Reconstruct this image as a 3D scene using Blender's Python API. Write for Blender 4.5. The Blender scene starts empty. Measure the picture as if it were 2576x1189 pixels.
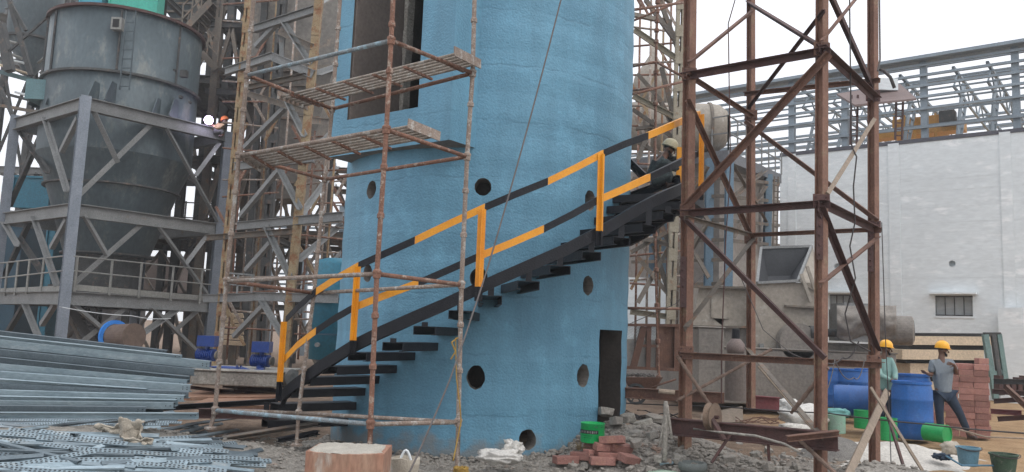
import bpy, math, random
from mathutils import Vector, Matrix, noise
V = Vector
R_ = math.radians
random.seed(7)
S = bpy.context.scene
COL = S.collection

# ---------------------------------------------------------------- camera
PW, PH, FPX = 2576.0, 1189.0, 2036.7          # working pixel frame of the photograph
TH, RO, CH = R_(6.795), R_(2.227), 1.6
Fv = V((0, math.cos(TH), math.sin(TH)))
R0 = V((1, 0, 0)); U0 = V((0, -math.sin(TH), math.cos(TH)))
Rv = R0 * math.cos(RO) + U0 * math.sin(RO)
Uv = -R0 * math.sin(RO) + U0 * math.cos(RO)
CAM = V((0, 0, CH))
cd = bpy.data.cameras.new('camera'); cam = bpy.data.objects.new('camera', cd); COL.objects.link(cam)
cd.sensor_width = 36; cd.lens = 36 * FPX / PW; cd.clip_start = .05; cd.clip_end = 2000
cam.matrix_world = Matrix((( Rv.x, Uv.x, -Fv.x, 0), (Rv.y, Uv.y, -Fv.y, 0), (Rv.z, Uv.z, -Fv.z, CH), (0, 0, 0, 1)))
S.camera = cam

# ---------------------------------------------------------------- world, sun, exposure
SUN_EL, SUN_AZ = R_(48), R_(128)              # azimuth clockwise from +Y (the view direction)
w = bpy.data.worlds.new('World'); S.world = w; w.use_nodes = True
nt = w.node_tree; bg = nt.nodes['Background']
sky = nt.nodes.new('ShaderNodeTexSky'); sky.sky_type = 'NISHITA'; sky.sun_disc = False
sky.sun_elevation = SUN_EL; sky.sun_rotation = SUN_AZ; sky.dust_density = 4; sky.air_density = 1.2
mx = nt.nodes.new('ShaderNodeMixRGB'); mx.inputs[0].default_value = .86
mx.inputs[2].default_value = (14.5, 14.8, 15.4, 1)     # the bright hazy cloud layer
tcw = nt.nodes.new('ShaderNodeTexCoord'); spw = nt.nodes.new('ShaderNodeSeparateXYZ'); nt.links.new(tcw.outputs['Generated'], spw.inputs[0])
mrw = nt.nodes.new('ShaderNodeMapRange'); mrw.inputs['From Min'].default_value = 0; mrw.inputs['From Max'].default_value = 1; mrw.inputs['To Min'].default_value = 1.1; mrw.inputs['To Max'].default_value = 2.1
nt.links.new(spw.outputs[2], mrw.inputs[0]); vmw = nt.nodes.new('ShaderNodeVectorMath'); vmw.operation = 'SCALE'; vmw.inputs[0].default_value = (14.2, 14.5, 15.2)   # overcast: brighter overhead than at the horizon
nt.links.new(mrw.outputs[0], vmw.inputs['Scale']); nt.links.new(vmw.outputs[0], mx.inputs[2])
nt.links.new(sky.outputs[0], mx.inputs[1]); nt.links.new(mx.outputs[0], bg.inputs[0])
bg.inputs[1].default_value = .1
sd = bpy.data.lights.new('sun', 'SUN'); sd.energy = 1.1; sd.angle = R_(14); sd.color = (1, .95, .88)
so = bpy.data.objects.new('sun', sd); COL.objects.link(so)
sdir = V((math.sin(SUN_AZ) * math.cos(SUN_EL), math.cos(SUN_AZ) * math.cos(SUN_EL), math.sin(SUN_EL)))
so.rotation_euler = sdir.to_track_quat('Z', 'Y').to_euler(); so.location = (10, -10, 30)
S.view_settings.view_transform = 'Standard'; S.view_settings.look = 'None'
S.view_settings.exposure = -0.54; S.view_settings.gamma = 1; S.view_settings.use_curve_mapping = False

# ---------------------------------------------------------------- pixel -> world
def ray(x, y): return Fv + Rv * ((x - PW / 2) / FPX) - Uv * ((y - PH / 2) / FPX)
def P(x, y, Y):
    r = ray(x, y); return CAM + r * (Y / r.y)
def sm(a, b, x):
    t = max(0, min(1, (x - a) / (b - a))); return t * t * (3 - 2 * t)
def bump(x, y, cx, cy, rx, ry, h):
    d = math.hypot((x - cx) / rx, (y - cy) / ry); return h * (1 - sm(0, 1, d))
TX, TY, TR, TRO = -.385, 12.482, 2.185, 3.283   # tower axis, radius, stair outer radius
def G(x, y):
    z = bump(x, y, -4.6, 8.6, 3.6, 3.2, .42) + bump(x, y, 1.8, 11.0, 1.7, 1.5, .42)
    z += bump(x, y, 4.15, 9.0, 1.3, 1.2, .35) + bump(x, y, 2.6, 10.2, 1.6, 1.0, .12)
    z += -.12 * sm(-1.5, -3, x) * sm(10, 12, y)
    return z
def GN(x, y):
    near = sm(26, 8, y)
    return G(x, y) + near * (.05 * noise.noise((x * 1.3, y * 1.3, 0)) + .03 * noise.noise((x * 4, y * 4, 3)) + .018 * noise.noise((x * 11, y * 11, 5)))
def OG(px, py, dz=0):
    z = 0
    r = ray(px, py)
    for _ in range(40):
        p = CAM + r * ((z - CH) / r.z); z = .5 * z + .5 * (G(p.x, p.y) + dz)
    return p
def onplane(px, py, p0, n):
    r = ray(px, py); return CAM + r * ((p0 - CAM).dot(n) / r.dot(n))

# ---------------------------------------------------------------- materials
MC = {}
def mat(name, c1, c2=None, sc=3, rough=.7, metal=0, bmp=.3, patch=None, pth=.55, psc=None, fine=.12, stretch=(1, 1, 1), bsc=None, detail=6, spec=.5, tint=0):
    if name in MC: return MC[name]
    m = bpy.data.materials.new(name); m.use_nodes = True; t = m.node_tree; N = t.nodes; L = t.links
    b = N['Principled BSDF']; b.inputs['Roughness'].default_value = rough; b.inputs['Metallic'].default_value = metal
    b.inputs['Specular IOR Level'].default_value = spec
    tc = N.new('ShaderNodeTexCoord'); oi = N.new('ShaderNodeObjectInfo')
    ml = N.new('ShaderNodeVectorMath'); ml.operation = 'MULTIPLY_ADD'
    cb = N.new('ShaderNodeCombineXYZ')
    for i in range(3): L.new(oi.outputs['Random'], cb.inputs[i])
    ml.inputs[1].default_value = (17, 23, 31)
    L.new(cb.outputs[0], ml.inputs[0]); L.new(tc.outputs['Object'], ml.inputs[2])
    mp = N.new('ShaderNodeMapping'); mp.inputs['Scale'].default_value = stretch; L.new(ml.outputs[0], mp.inputs[0])
    n1 = N.new('ShaderNodeTexNoise'); n1.inputs['Scale'].default_value = sc; n1.inputs['Detail'].default_value = detail; n1.inputs['Roughness'].default_value = .65
    L.new(mp.outputs[0], n1.inputs['Vector'])
    r1 = N.new('ShaderNodeValToRGB'); c2 = c2 or tuple(.75 * v for v in c1)
    r1.color_ramp.elements[0].position = .33; r1.color_ramp.elements[1].position = .67
    r1.color_ramp.elements[0].color = (*c2, 1); r1.color_ramp.elements[1].color = (*c1, 1)
    L.new(n1.outputs[0], r1.inputs[0]); out = r1.outputs[0]
    if patch:
        n2 = N.new('ShaderNodeTexNoise'); n2.inputs['Scale'].default_value = psc or sc * 1.7; n2.inputs['Detail'].default_value = 8; n2.inputs['Roughness'].default_value = .7
        L.new(mp.outputs[0], n2.inputs['Vector'])
        r2 = N.new('ShaderNodeValToRGB'); r2.color_ramp.elements[0].position = pth - .04; r2.color_ramp.elements[1].position = pth + .06
        L.new(n2.outputs[0], r2.inputs[0])
        x = N.new('ShaderNodeMixRGB'); L.new(r2.outputs[0], x.inputs[0]); L.new(out, x.inputs[1]); x.inputs[2].default_value = (*patch, 1); out = x.outputs[0]
    n3 = N.new('ShaderNodeTexNoise'); n3.inputs['Scale'].default_value = bsc or sc * 14; n3.inputs['Detail'].default_value = 5
    L.new(mp.outputs[0], n3.inputs['Vector'])
    mr = N.new('ShaderNodeMapRange'); mr.inputs['From Min'].default_value = .3; mr.inputs['From Max'].default_value = .7
    mr.inputs['To Min'].default_value = 1 - fine * 1.6; mr.inputs['To Max'].default_value = 1 + fine
    L.new(n3.outputs[0], mr.inputs[0]); v = mr.outputs[0]
    if tint:
        m2 = N.new('ShaderNodeMapRange'); m2.inputs['To Min'].default_value = 1 - tint; m2.inputs['To Max'].default_value = 1 + tint
        L.new(oi.outputs['Random'], m2.inputs[0]); mm = N.new('ShaderNodeMath'); mm.operation = 'MULTIPLY'
        L.new(v, mm.inputs[0]); L.new(m2.outputs[0], mm.inputs[1]); v = mm.outputs[0]
    vm = N.new('ShaderNodeVectorMath'); vm.operation = 'SCALE'; L.new(out, vm.inputs[0]); L.new(v, vm.inputs['Scale'])
    L.new(vm.outputs[0], b.inputs['Base Color'])
    if bmp:
        bp = N.new('ShaderNodeBump'); bp.inputs['Strength'].default_value = bmp; bp.inputs['Distance'].default_value = .02
        L.new(n3.outputs[0], bp.inputs['Height']); L.new(bp.outputs[0], b.inputs['Normal'])
    MC[name] = m; return m
def emis(name, col, st):
    m = bpy.data.materials.new(name); m.use_nodes = True; b = m.node_tree.nodes['Principled BSDF']
    b.inputs['Emission Color'].default_value = (*col, 1); b.inputs['Emission Strength'].default_value = st; return m

m_blue = mat('blue_paint_concrete', (.135, .335, .49), (.10, .275, .42), 1.1, .62, 0, .55, (.19, .40, .54), .62, 4, .07, bsc=26)
m_conc = mat('raw_concrete', (.34, .32, .28), (.22, .20, .18), 2.5, .9, 0, .6, (.42, .40, .36), .6, fine=.2)
m_dkconc = mat('dusty_concrete', (.25, .225, .20), (.17, .155, .14), 1.2, .9, 0, .5)
m_black = mat('black_paint', (.010, .0115, .017), (.006, .0065, .010), 4, .5, 0, .25, (.02, .021, .027), .68, 9, .15, spec=.3)
m_yel = mat('yellow_paint', (.80, .34, .015), (.70, .27, .012), 5, .45, 0, .12, (.62, .20, .01), .66, 12, .06)
m_rust = mat('rusty_steel', (.185, .095, .065), (.105, .055, .042), 4, .8, 0, .35, (.30, .16, .10), .63, 13, .16, tint=.12)
m_rustd = mat('dark_rusty_steel', (.095, .042, .036), (.052, .026, .025), 4, .75, 0, .35, (.18, .095, .07), .66, 11, .15, tint=.12)
m_tube = mat('scaffold_tube', (.30, .24, .20), (.20, .145, .115), 5, .75, 0, .6, (.40, .38, .35), .56, 14, .2, tint=.15)
m_tuber = mat('rusty_scaffold_tube', (.24, .12, .08), (.16, .08, .055), 5, .8, 0, .6, (.36, .29, .24), .58, 14, .2, tint=.1)
m_tubeb = mat('paint_splashed_tube', (.24, .26, .27), (.17, .20, .22), 5, .7, 0, .5, (.28, .40, .47), .54, 9, .2)
m_gall = mat('loose_galvanised_steel', (.27, .34, .38), (.17, .225, .26), 3, .45, .3, .1, (.33, .36, .36), .6, 8, .12, (.3, 1, 1), tint=.25)
m_galv = mat('galvanised_steel', (.34, .42, .46), (.21, .28, .32), 3, .42, .3, .1, (.40, .47, .50), .6, 8, .1, (.3, 1, 1), tint=.16)
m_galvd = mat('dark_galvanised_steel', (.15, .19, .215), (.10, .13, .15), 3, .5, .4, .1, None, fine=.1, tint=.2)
m_hop = mat('grey_primed_plate', (.085, .115, .13), (.05, .07, .082), .8, .55, .1, .15, (.15, .165, .16), .6, 1.6, .12, (1, 1, .5))
m_hopl = mat('pale_grey_primed_plate', (.27, .27, .25), (.20, .20, .19), 1.2, .6, .1, .15)
m_gst = mat('grey_painted_steel', (.23, .235, .235), (.165, .17, .17), 2, .6, .1, .15, (.20, .15, .12), .66, 5, .14, tint=.12)
m_gstb = mat('bluish_grey_painted_steel', (.22, .245, .285), (.16, .185, .22), 2, .5, .2, .12, (.22, .19, .17), .68, 5, .12, tint=.1)
m_dst = mat('dark_grey_steel', (.075, .077, .077), (.04, .041, .042), 2, .7, .1, .2, (.14, .10, .08), .6, 4, .15, tint=.3)
m_mst = mat('weathered_steel', (.19, .165, .135), (.11, .09, .075), 2, .7, .05, .2, (.22, .13, .08), .58, 4, .15, tint=.25)
m_cryl = mat('cream_primer', (.36, .32, .245), (.27, .23, .17), 3, .75, 0, .25, (.24, .15, .09), .6, 4, .15)
m_ylst = mat('yellow_rust_primer', (.32, .25, .15), (.22, .145, .075), 3, .75, 0, .25, (.22, .10, .045), .54, 5, .18, tint=.15)
m_duct = mat('dusty_duct_plate', (.20, .185, .165), (.13, .12, .11), .7, .75, .05, .2, (.25, .20, .16), .6, 2, .15)
m_beige = mat('dusty_beige_plate', (.33, .295, .25), (.26, .23, .195), .8, .8, 0, .25, (.38, .35, .31), .6, 3, .12)
m_cream = mat('cream_sheet', (.62, .50, .36), (.55, .44, .32), 1.5, .6, 0, .1)
m_wall = mat('white_wall', (.73, .77, .785), (.65, .685, .70), .5, .85, 0, .3, (.82, .84, .85), .6, 2, .05, (.6, .6, 1.6))
m_wall2 = mat('grey_wall', (.34, .31, .285), (.29, .265, .245), .5, .85, 0, .3)
m_pur = mat('hazed_blue_grey_purlin', (.25, .30, .345), (.20, .245, .285), 2, .55, .1, .1, tint=.15)  # blue grey lightened to carry distance haze in the colour
m_teal = mat('teal_vessel_paint', (.012, .16, .24), (.01, .115, .18), 1.2, .45, 0, .15)
m_green = mat('green_sheet', (.05, .44, .33), (.04, .36, .28), 1.5, .5, 0, .1)
m_drum = mat('blue_plastic', (.016, .12, .40), (.012, .09, .31), 2.5, .42, 0, .1, (.05, .15, .38), .64, 3.5, .10, tint=.15)
m_can = mat('green_can_paint', (.01, .35, .09), (.008, .27, .07), 5, .4, 0, .1, None, tint=.1)
m_white = mat('white_sack', (.66, .64, .60), (.54, .52, .49), 3, .8, 0, .5)
m_cloth = mat('dirty_cloth', (.52, .47, .39), (.38, .33, .27), 6, .9, 0, .5)
m_brick = mat('red_brick', (.37, .185, .155), (.29, .14, .115), 5, .9, 0, .5, (.38, .20, .15), .6, 8, .15, tint=.32)
m_wood = mat('weathered_timber', (.34, .27, .21), (.24, .19, .145), 3, .85, 0, .4, None, stretch=(6, 6, .8), fine=.2)
m_glass = mat('dark_window', (.05, .055, .065), (.035, .04, .05), 3, .3)
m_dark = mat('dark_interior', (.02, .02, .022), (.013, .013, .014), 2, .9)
m_brownw = mat('brown_render', (.17, .14, .122), (.135, .11, .097), 1.5, .85, 0, .2)
m_motor = mat('blue_motor_paint', (.012, .05, .25), (.01, .04, .19), 4, .4)
m_rope = mat('yellow_rope', (.42, .27, .06), (.30, .18, .04), 14, .9, 0, .6)
m_cable = mat('black_cable', (.06, .05, .05), (.035, .03, .03), 8, .6)
m_cabg = mat('grey_cable', (.13, .115, .11), (.09, .08, .08), 8, .6)
m_skin = mat('brown_skin', (.15, .072, .045), (.12, .058, .036), 8, .5, 0, .05, fine=.04)
m_hair = mat('black_hair', (.012, .010, .010), (.008, .007, .007), 20, .6)
m_helm = mat('yellow_helmet', (.85, .42, .01), (.80, .38, .01), 4, .3, 0, 0, fine=.02)
m_shirt = mat('grey_checked_shirt', (.22, .26, .29), (.18, .21, .245), 30, .85, 0, .4)
m_shirt2 = mat('pale_green_shirt', (.25, .40, .36), (.20, .33, .30), 12, .85, 0, .4)
m_jean = mat('navy_trousers', (.022, .042, .075), (.016, .03, .055), 10, .85, 0, .4)
m_camo = mat('dark_camouflage', (.035, .055, .055), (.018, .022, .028), 14, .85, 0, .4, (.09, .11, .11), .58, 22)
m_boot = mat('brown_boot', (.06, .035, .03), (.04, .025, .02), 10, .6)
m_orange = mat('orange_cloth', (.60, .16, .04), (.5, .12, .03), 6, .7)
m_powder = mat('white_powder', (.60, .57, .52), (.46, .43, .39), 2, .95, 0, .8, fine=.15)
m_greyp = mat('grey_aggregate', (.25, .235, .215), (.16, .15, .14), 6, .95, 0, 1.0, fine=.3)
m_red = mat('red_oxide', (.20, .055, .06), (.14, .04, .045), 4, .75)
m_cran = mat('crane_yellow', (.56, .28, .05), (.45, .22, .04), 2, .55)
m_stone = mat('rubble_stone', (.39, .36, .32), (.25, .23, .205), 9, .95, 0, .8, (.32, .22, .17), .62, 3, .2)

# ---------------------------------------------------------------- mesh builder
ORG = {}
def frame_of(d, up=None):
    d = d.normalized(); up = up or (V((0, 0, 1)) if abs(d.z) < .8 else V((0, 1, 0)))
    s = d.cross(up).normalized(); u = s.cross(d).normalized(); return d, s, u
class MB:
    def __init__(s): s.v = []; s.f = []; s.m = []; s.cm = 0
    def quadsolid(s, a, b):                      # two matching rings -> solid
        n = len(a); o = len(s.v); s.v += [V(p) for p in a] + [V(p) for p in b]
        s.f.append([o + i for i in range(n)][::-1]); s.f.append([o + n + i for i in range(n)])
        for i in range(n): s.f.append([o + i, o + (i + 1) % n, o + n + (i + 1) % n, o + n + i])
        s.m += [s.cm] * (n + 2); return s
    def box(s, c, size, rz=0, M=None):
        x, y, z = (v / 2 for v in size); c = V(c)
        Mx = M or Matrix.Rotation(rz, 3, 'Z')
        a = [c + Mx @ V(q) for q in ((-x, -y, -z), (x, -y, -z), (x, y, -z), (-x, y, -z))]
        b = [c + Mx @ V(q) for q in ((-x, -y, z), (x, -y, z), (x, y, z), (-x, y, z))]
        return s.quadsolid(a, b)
    def poly(s, p0, p1, prof, up=None):          # extrude closed 2D profile (side, up) along p0-p1
        p0, p1 = V(p0), V(p1); d, sd_, u = frame_of(p1 - p0, up)
        return s.quadsolid([p0 + sd_ * x + u * y for x, y in prof], [p1 + sd_ * x + u * y for x, y in prof])
    def bar(s, p0, p1, w, h=None, up=None):
        h = h or w; w /= 2; h /= 2
        return s.poly(p0, p1, [(-w, -h), (w, -h), (w, h), (-w, h)], up)
    def tube(s, p0, p1, r, n=10, r2=None, cap=True):
        p0, p1 = V(p0), V(p1); d, a, b = frame_of(p1 - p0); r2 = r if r2 is None else r2
        ra = [p0 + (a * math.cos(t) + b * math.sin(t)) * r for t in [2 * math.pi * i / n for i in range(n)]]
        rb = [p1 + (a * math.cos(t) + b * math.sin(t)) * r2 for t in [2 * math.pi * i / n for i in range(n)]]
        return s.quadsolid(ra, rb)
    def path(s, pts, r, n=7):
        pts = [V(p) for p in pts]; rings = []
        pu = None
        for i, p in enumerate(pts):
            d = (pts[min(i + 1, len(pts) - 1)] - pts[max(i - 1, 0)])
            if d.length < 1e-6: d = V((0, 0, 1))
            d.normalize()
            if pu is None: _, a, b = frame_of(d)
            else:
                a = (pu - d * pu.dot(d)).normalized(); b = d.cross(a)
            pu = a; rr = r[i] if isinstance(r, (list, tuple)) else r
            rings.append([p + (a * math.cos(2 * math.pi * k / n) + b * math.sin(2 * math.pi * k / n)) * rr for k in range(n)])
        o = len(s.v)
        for q in rings: s.v += q
        for i in range(len(rings) - 1):
            for k in range(n):
                s.f.append([o + i * n + k, o + i * n + (k + 1) % n, o + (i + 1) * n + (k + 1) % n, o + (i + 1) * n + k]); s.m.append(s.cm)
        s.f.append([o + k for k in range(n)][::-1]); s.f.append([o + (len(rings) - 1) * n + k for k in range(n)]); s.m += [s.cm] * 2
        return s
    def ell(s, p0, p1, w, t=.008, up=None, fx=1, fy=1):
        pr = [(0, 0), (w * fx, 0), (w * fx, t * fy), (t * fx, t * fy), (t * fx, w * fy), (0, w * fy)]
        return s.poly(p0, p1, pr, up)
    def ibeam(s, p0, p1, w, h, t=.012, up=None):
        w /= 2; h /= 2; e = t * .6
        pr = [(-w, -h), (w, -h), (w, -h + t), (e, -h + t), (e, h - t), (w, h - t), (w, h), (-w, h), (-w, h - t), (-e, h - t), (-e, -h + t), (-w, -h + t)]
        return s.poly(p0, p1, pr, up)
    def chan(s, p0, p1, w, h, t=.01, up=None, flip=1):
        h /= 2; pr = [(0, -h), (w * flip, -h), (w * flip, -h + t), (t * flip, -h + t), (t * flip, h - t), (w * flip, h - t), (w * flip, h), (0, h)]
        return s.poly(p0, p1, pr, up)
    def batten(s, p0, p1, w, step=.5, up=None, t=.012, ch=.06):        # battened twin-channel column
        p0, p1 = V(p0), V(p1); d, a, b = frame_of(p1 - p0, up)
        for k in (-1, 1):
            s.chan(p0 + a * k * (w / 2), p1 + a * k * (w / 2), ch, w * .8, t, up, -k)
        n = max(2, int((p1 - p0).length / step))
        for i in range(n):
            c = p0 + (p1 - p0) * ((i + .5) / n)
            for q in (-1, 1):
                s.poly(c - d * step * .22 + b * q * (w * .4 + .006), c + d * step * .22 + b * q * (w * .4 + .006), [(-w / 2 - .004, -.005), (w / 2 + .004, -.005), (w / 2 + .004, .005), (-w / 2 - .004, .005)], up)
        return s
    def lathe(s, c, prof, n=32, axis=None, cap=True):     # prof: (radius, height) along axis
        c = V(c); ax = V(axis or (0, 0, 1)).normalized(); _, a, b = frame_of(ax); o = len(s.v)
        for r, h in prof:
            for k in range(n):
                t = 2 * math.pi * k / n; s.v.append(c + ax * h + (a * math.cos(t) + b * math.sin(t)) * r)
        for i in range(len(prof) - 1):
            for k in range(n):
                s.f.append([o + i * n + k, o + i * n + (k + 1) % n, o + (i + 1) * n + (k + 1) % n, o + (i + 1) * n + k]); s.m.append(s.cm)
        if cap:
            s.f.append([o + k for k in range(n)][::-1]); s.f.append([o + (len(prof) - 1) * n + k for k in range(n)]); s.m += [s.cm] * 2
        return s
    def rock(s, c, size, seed=0, sub=1):
        rnd = random.Random(seed); c = V(c)
        ph = (1 + 5 ** .5) / 2
        vs = [V(q).normalized() for q in ((-1, ph, 0), (1, ph, 0), (-1, -ph, 0), (1, -ph, 0), (0, -1, ph), (0, 1, ph), (0, -1, -ph), (0, 1, -ph), (ph, 0, -1), (ph, 0, 1), (-ph, 0, -1), (-ph, 0, 1))]
        fs = [(0, 11, 5), (0, 5, 1), (0, 1, 7), (0, 7, 10), (0, 10, 11), (1, 5, 9), (5, 11, 4), (11, 10, 2), (10, 7, 6), (7, 1, 8), (3, 9, 4), (3, 4, 2), (3, 2, 6), (3, 6, 8), (3, 8, 9), (4, 9, 5), (2, 4, 11), (6, 2, 10), (8, 6, 7), (9, 8, 1)]
        R = Matrix.Rotation(rnd.random() * 6, 3, 'Z') @ Matrix.Rotation(rnd.uniform(-.5, .5), 3, 'X')
        o = len(s.v)
        for q in vs:
            k = rnd.uniform(.65, 1.1); s.v.append(c + R @ V((q.x * size[0] * k, q.y * size[1] * k, q.z * size[2] * k)))
        for f in fs: s.f.append([o + i for i in f]); s.m.append(s.cm)
        return s
    def grid(s, fn, nu, nv):
        o = len(s.v)
        for j in range(nv + 1):
            for i in range(nu + 1): s.v.append(V(fn(i / nu, j / nv)))
        for j in range(nv):
            for i in range(nu):
                a = o + j * (nu + 1) + i; s.f.append([a, a + 1, a + nu + 2, a + nu + 1]); s.m.append(s.cm)
        return s
    def build(s, name, m, parent=None, smooth=False, org=None):
        me = bpy.data.meshes.new(name)
        if parent is not None: o0 = ORG[parent.name]
        else:
            if org is None:
                xs = [v.x for v in s.v]; ys = [v.y for v in s.v]; zs = [v.z for v in s.v]
                org = V(((min(xs) + max(xs)) / 2, (min(ys) + max(ys)) / 2, min(zs)))
            o0 = V(org)
        me.from_pydata([v - o0 for v in s.v], [], s.f)
        ms = m if isinstance(m, (list, tuple)) else [m]
        for q in ms: me.materials.append(q)
        if len(ms) > 1: me.polygons.foreach_set('material_index', s.m)
        if smooth:
            me.polygons.foreach_set('use_smooth', [len(f) <= 4 for f in s.f])
        me.update()
        o = bpy.data.objects.new(name, me); COL.objects.link(o)
        if parent is not None: o.parent = parent
        else: o.location = o0
        ORG[o.name] = o0
        return o
def tag(o, label=None, cat=None, group=None, kind=None):
    if label: o['label'] = label
    if cat: o['category'] = cat
    if group: o['group'] = group
    if kind or cat: o['kind'] = kind or 'thing'
    return o
def thing(name, label, cat, loc, group=None):
    o = bpy.data.objects.new(name, None); COL.objects.link(o); o.location = V(loc); o.empty_display_size = .2
    ORG[o.name] = V(loc); return tag(o, label, cat, group)
def dup(o, loc=None, rot=None, label=None, group=None, parent=None, scale=None):
    c = o.copy(); COL.objects.link(c)
    if parent is not None: c.parent = parent
    for ch in list(o.children): dup(ch, parent=c)
    if loc is not None: c.location = loc
    if rot is not None: c.rotation_euler = rot
    if scale is not None: c.scale = scale
    if label: c['label'] = label
    if group: c['group'] = group
    return c
ORD = ['topmost', 'second', 'third', 'fourth', 'fifth', 'sixth', 'seventh', 'eighth', 'ninth', 'tenth', 'eleventh', 'twelfth', 'thirteenth', 'fourteenth', 'fifteenth', 'sixteenth', 'seventeenth', 'eighteenth', 'nineteenth', 'twentieth']
def member(root, name, a, b, shape='bar', w=.1, h=None, m=None, up=None):
    mb = MB(); h = h or w
    if shape == 'bar': mb.bar(a, b, w, h, up)
    elif shape == 'tube': mb.tube(a, b, w, 10)
    elif shape == 'L': mb.ell(a, b, w, max(.008, w * .12), up)
    elif shape == 'L2': mb.ell(a, b, w, max(.008, w * .12), up, -1, -1)
    elif shape == 'I': mb.ibeam(a, b, w, h, max(.012, h * .06), up)
    elif shape == 'C': mb.chan(a, b, w, h, max(.01, h * .06), up)
    elif shape == 'bat': mb.batten(a, b, w, h, up)
    return mb.build(name, m, root, smooth=(shape == 'tube'))

import bmesh
# ---------------------------------------------------------------- ground
def axis(pts):
    out = []
    for (a, b, st) in pts:
        n = max(1, int(round((b - a) / st))); out += [a + (b - a) * i / n for i in range(n)]
    return out + [pts[-1][1]]
xs = axis([(-400, -60, 60), (-60, -20, 5), (-20, -7, .6), (-7, 7.5, .055), (7.5, 20, .5), (20, 60, 5), (60, 400, 60)])
ys = axis([(-60, 0, 10), (0, 6.5, .6), (6.5, 15, .055), (15, 40, .5), (40, 80, 5), (80, 900, 80)])
gm = MB(); nx = len(xs)
for y in ys:
    for x in xs: gm.v.append(V((x, y, GN(x, y))))
for j in range(len(ys) - 1):
    for i in range(nx - 1):
        a = j * nx + i; gm.f.append([a, a + 1, a + nx + 1, a + nx]); gm.m.append(0)
def ground_mat():
    m = bpy.data.materials.new('site_ground'); m.use_nodes = True; t = m.node_tree; N = t.nodes; L = t.links; b = N['Principled BSDF']
    b.inputs['Roughness'].default_value = .95; b.inputs['Specular IOR Level'].default_value = .2
    tc = N.new('ShaderNodeTexCoord')
    def nz(sc, det=6, ro=.65):
        n = N.new('ShaderNodeTexNoise'); n.inputs['Scale'].default_value = sc; n.inputs['Detail'].default_value = det; n.inputs['Roughness'].default_value = ro
        L.new(tc.outputs['Object'], n.inputs['Vector']); return n.outputs[0]
    def ramp(i, p0, c0, p1, c1):
        r = N.new('ShaderNodeValToRGB'); e = r.color_ramp.elements; e[0].position = p0; e[1].position = p1; e[0].color = (*c0, 1); e[1].color = (*c1, 1); L.new(i, r.inputs[0]); return r.outputs[0]
    grey = ramp(nz(5), .35, (.20, .185, .165), .65, (.36, .335, .30))
    brown = ramp(nz(3), .35, (.15, .105, .075), .65, (.28, .20, .145))
    orange = ramp(nz(2.2), .35, (.30, .19, .10), .68, (.46, .31, .18))
    sp = N.new('ShaderNodeSeparateXYZ'); L.new(tc.outputs['Object'], sp.inputs[0])
    def mask(ch, a, bb, amp=2.0):
        n = nz(.7, 5); m1 = N.new('ShaderNodeMath'); m1.operation = 'MULTIPLY_ADD'; L.new(n, m1.inputs[0]); m1.inputs[1].default_value = amp; L.new(sp.outputs[ch], m1.inputs[2])
        r = N.new('ShaderNodeMapRange'); r.inputs['From Min'].default_value = a + amp / 2; r.inputs['From Max'].default_value = bb + amp / 2; L.new(m1.outputs[0], r.inputs[0]); return r.outputs[0]
    def mix(f, a, c):
        x = N.new('ShaderNodeMixRGB'); L.new(f, x.inputs[0]); L.new(a, x.inputs[1]); L.new(c, x.inputs[2]); return x.outputs[0]
    gb = mix(mask(1, 10.7, 11.9), grey, brown)
    mm = N.new('ShaderNodeMath'); mm.operation = 'MULTIPLY'; L.new(mask(0, 4.6, 5.8, 1.2), mm.inputs[0]); L.new(mask(1, 9.2, 10.6, 1.2), mm.inputs[1])
    c = mix(mm.outputs[0], gb, orange)
    n3 = nz(40, 6, .7); mr = N.new('ShaderNodeMapRange'); mr.inputs['From Min'].default_value = .35; mr.inputs['From Max'].default_value = .65; mr.inputs['To Min'].default_value = .65; mr.inputs['To Max'].default_value = 1.2; L.new(n3, mr.inputs[0])
    vm = N.new('ShaderNodeVectorMath'); vm.operation = 'SCALE'; L.new(c, vm.inputs[0]); L.new(mr.outputs[0], vm.inputs['Scale']); L.new(vm.outputs[0], b.inputs['Base Color'])
    bp = N.new('ShaderNodeBump'); bp.inputs['Strength'].default_value = .8; bp.inputs['Distance'].default_value = .03; L.new(n3, bp.inputs['Height']); L.new(bp.outputs[0], b.inputs['Normal'])
    return m
tag(gm.build('ground', ground_mat(), None, True, V((0, 0, 0))), kind='structure')

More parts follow.
